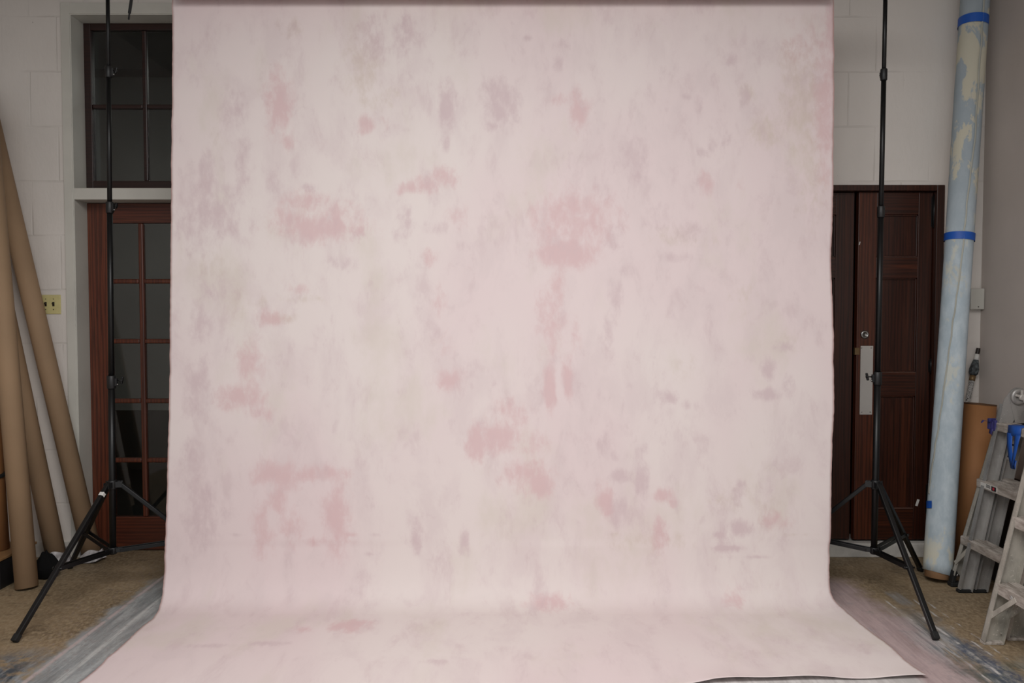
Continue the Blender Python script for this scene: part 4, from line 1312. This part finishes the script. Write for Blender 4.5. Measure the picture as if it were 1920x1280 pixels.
# near ladder: only its far rails and rung ends reach into the picture
L2 = thing('folding_ladder', 'dusty aluminium ladder nearest the camera, cut off by the right edge', 'ladder', (2.2, 3.2, 0), 'folding ladders')
fp = fl(1857, 1205)
XN, YA = fp.x, fp.y
FLR = 0.085
for dx, yoff in ((0.0, 0.0), (0.135, 0.045)):
    YB = YA - 0.62
    for yb, s, fz in ((YA + yoff, -1, -FLR), (YB + yoff, 1, FLR)):
        bm = new_bm(); channel(bm, Vector((XN + dx, yb, 0.012)), Vector((XN + dx + 0.165 * 1.15, yb + fz * 1.15, 1.15)), 0.088, 0.030, open_to=s)
        for (u, z_) in ((-0.036, 0.05), (-0.036, 0.16), (-0.036, 0.27), (-0.036, 0.31), (-0.036, 0.57), (0.036, 0.05), (0.036, 0.16)):
            lathe(bm, [(0.005, 0), (0.004, 0.003)], (XN + dx + u + 0.165 * z_ - 0.008, yb + fz * z_ + s * 0.012, z_), (-1, 0, 0), 8)
        rl = obj('outer_rail', bm, 'weathered_aluminium', L2)
        bm = new_bm(); box(bm, XN + dx - 0.043, XN + dx + 0.045, yb - 0.024 if s < 0 else yb - 0.010, yb + 0.010 if s < 0 else yb + 0.024, 0.0, 0.014, 0.003)
        obj('rail_foot', bm, 'dusty_aluminium', rl)
        br1 = 0.10
        if dx == 0.0:
            for u in (-0.0405, 0.0405):
                bm = new_bm()
                bar(bm, Vector((XN + u + 0.165 * 0.115, yb + s * 0.010, 0.115)), Vector((XN + u + 0.165 * 0.24, yb + s * 0.17, 0.255)), 0.005, 0.022, (1, 0, 0), 0.001)
                obj('brace', bm, 'weathered_aluminium', L2)
    for z_ in (at(1872, 1088, YA).z, at(1872, 1088, YA).z + 0.30, at(1872, 1088, YA).z + 0.60):
        bm = new_bm(); cx = XN + dx + 0.165 * z_
        y0, y1 = YB + yoff + FLR * z_ + 0.003, YA + yoff - FLR * z_ - 0.003
        dxx, hh = 0.094, 0.046
        if dx: dxx = 0.07
        box(bm, cx - dxx / 2, cx + dxx / 2, y0, y1, z_ - hh, z_, 0.003)
        for k in range(6):
            xx = cx - dxx / 2 + dxx * (k + 0.5) / 6
            box(bm, xx - 0.004, xx + 0.004, y0 + 0.004, y1 - 0.004, z_ - 0.001, z_ + 0.0025)
        ru = obj('rung', bm, 'dusty_aluminium', L2)
        if dx == 0.0:
            bm = new_bm(); lathe(bm, [(0.010, 0), (0.010, 0.003), (0.006, 0.005), (0.004, 0.002)], (cx - dxx / 2, y1 - 0.115, z_ - 0.026), (-1, 0, 0), 14)
            obj('rivet', bm, 'aluminium', ru)
kx = XN + 0.165 * 1.15 + 0.0675
for y, sgn in ((YA - FLR * 1.1 - 0.026, -1), (YA - 0.62 + FLR * 1.1 + 0.026, 1)):
    bm = new_bm()
    for n_, dx in enumerate((0.0, 0.135)):
        c0 = Vector((XN + dx + 0.165 * 1.06, y, 1.06)); c1 = Vector((XN + dx + 0.165 * 1.15, y, 1.16))
        pts = [(c0.x - 0.036, c0.z), (c0.x + 0.036, c0.z)]
        pts += [(c1.x + 0.036 * math.cos(2 * math.pi * i / 24), c1.z + 0.036 * math.sin(2 * math.pi * i / 24)) for i in range(24)]
        pts += [(kx + 0.046 * math.cos(2 * math.pi * i / 28), 1.215 + 0.046 * math.sin(2 * math.pi * i / 28)) for i in range(28)]
        ya = y + sgn * 0.005 * n_
        hull_plate(bm, pts, min(ya, ya + sgn * 0.004), max(ya, ya + sgn * 0.004))
    hg = obj('hinge', bm, 'aluminium', L2)
    bm = new_bm(); lathe(bm, [(0.043, 0), (0.043, 0.010), (0.038, 0.016), (0.020, 0.016), (0.017, 0.028), (0.012, 0.030)], (kx, y + sgn * 0.009, 1.215), (0, sgn, 0), 28)
    obj('hinge_knuckle', bm, 'aluminium', hg)
# offcut of brown board lying at the right edge under the ladder
q = fl(1913, 1203)
bm = new_bm(); box(bm, 2.40, 2.66, 3.40, 3.62, 0.0, 0.018, 0.002)
tag(obj('wood_offcut', bm, 'tan_wood'), 'brown board offcut on the floor at the right edge under the ladder', 'board')
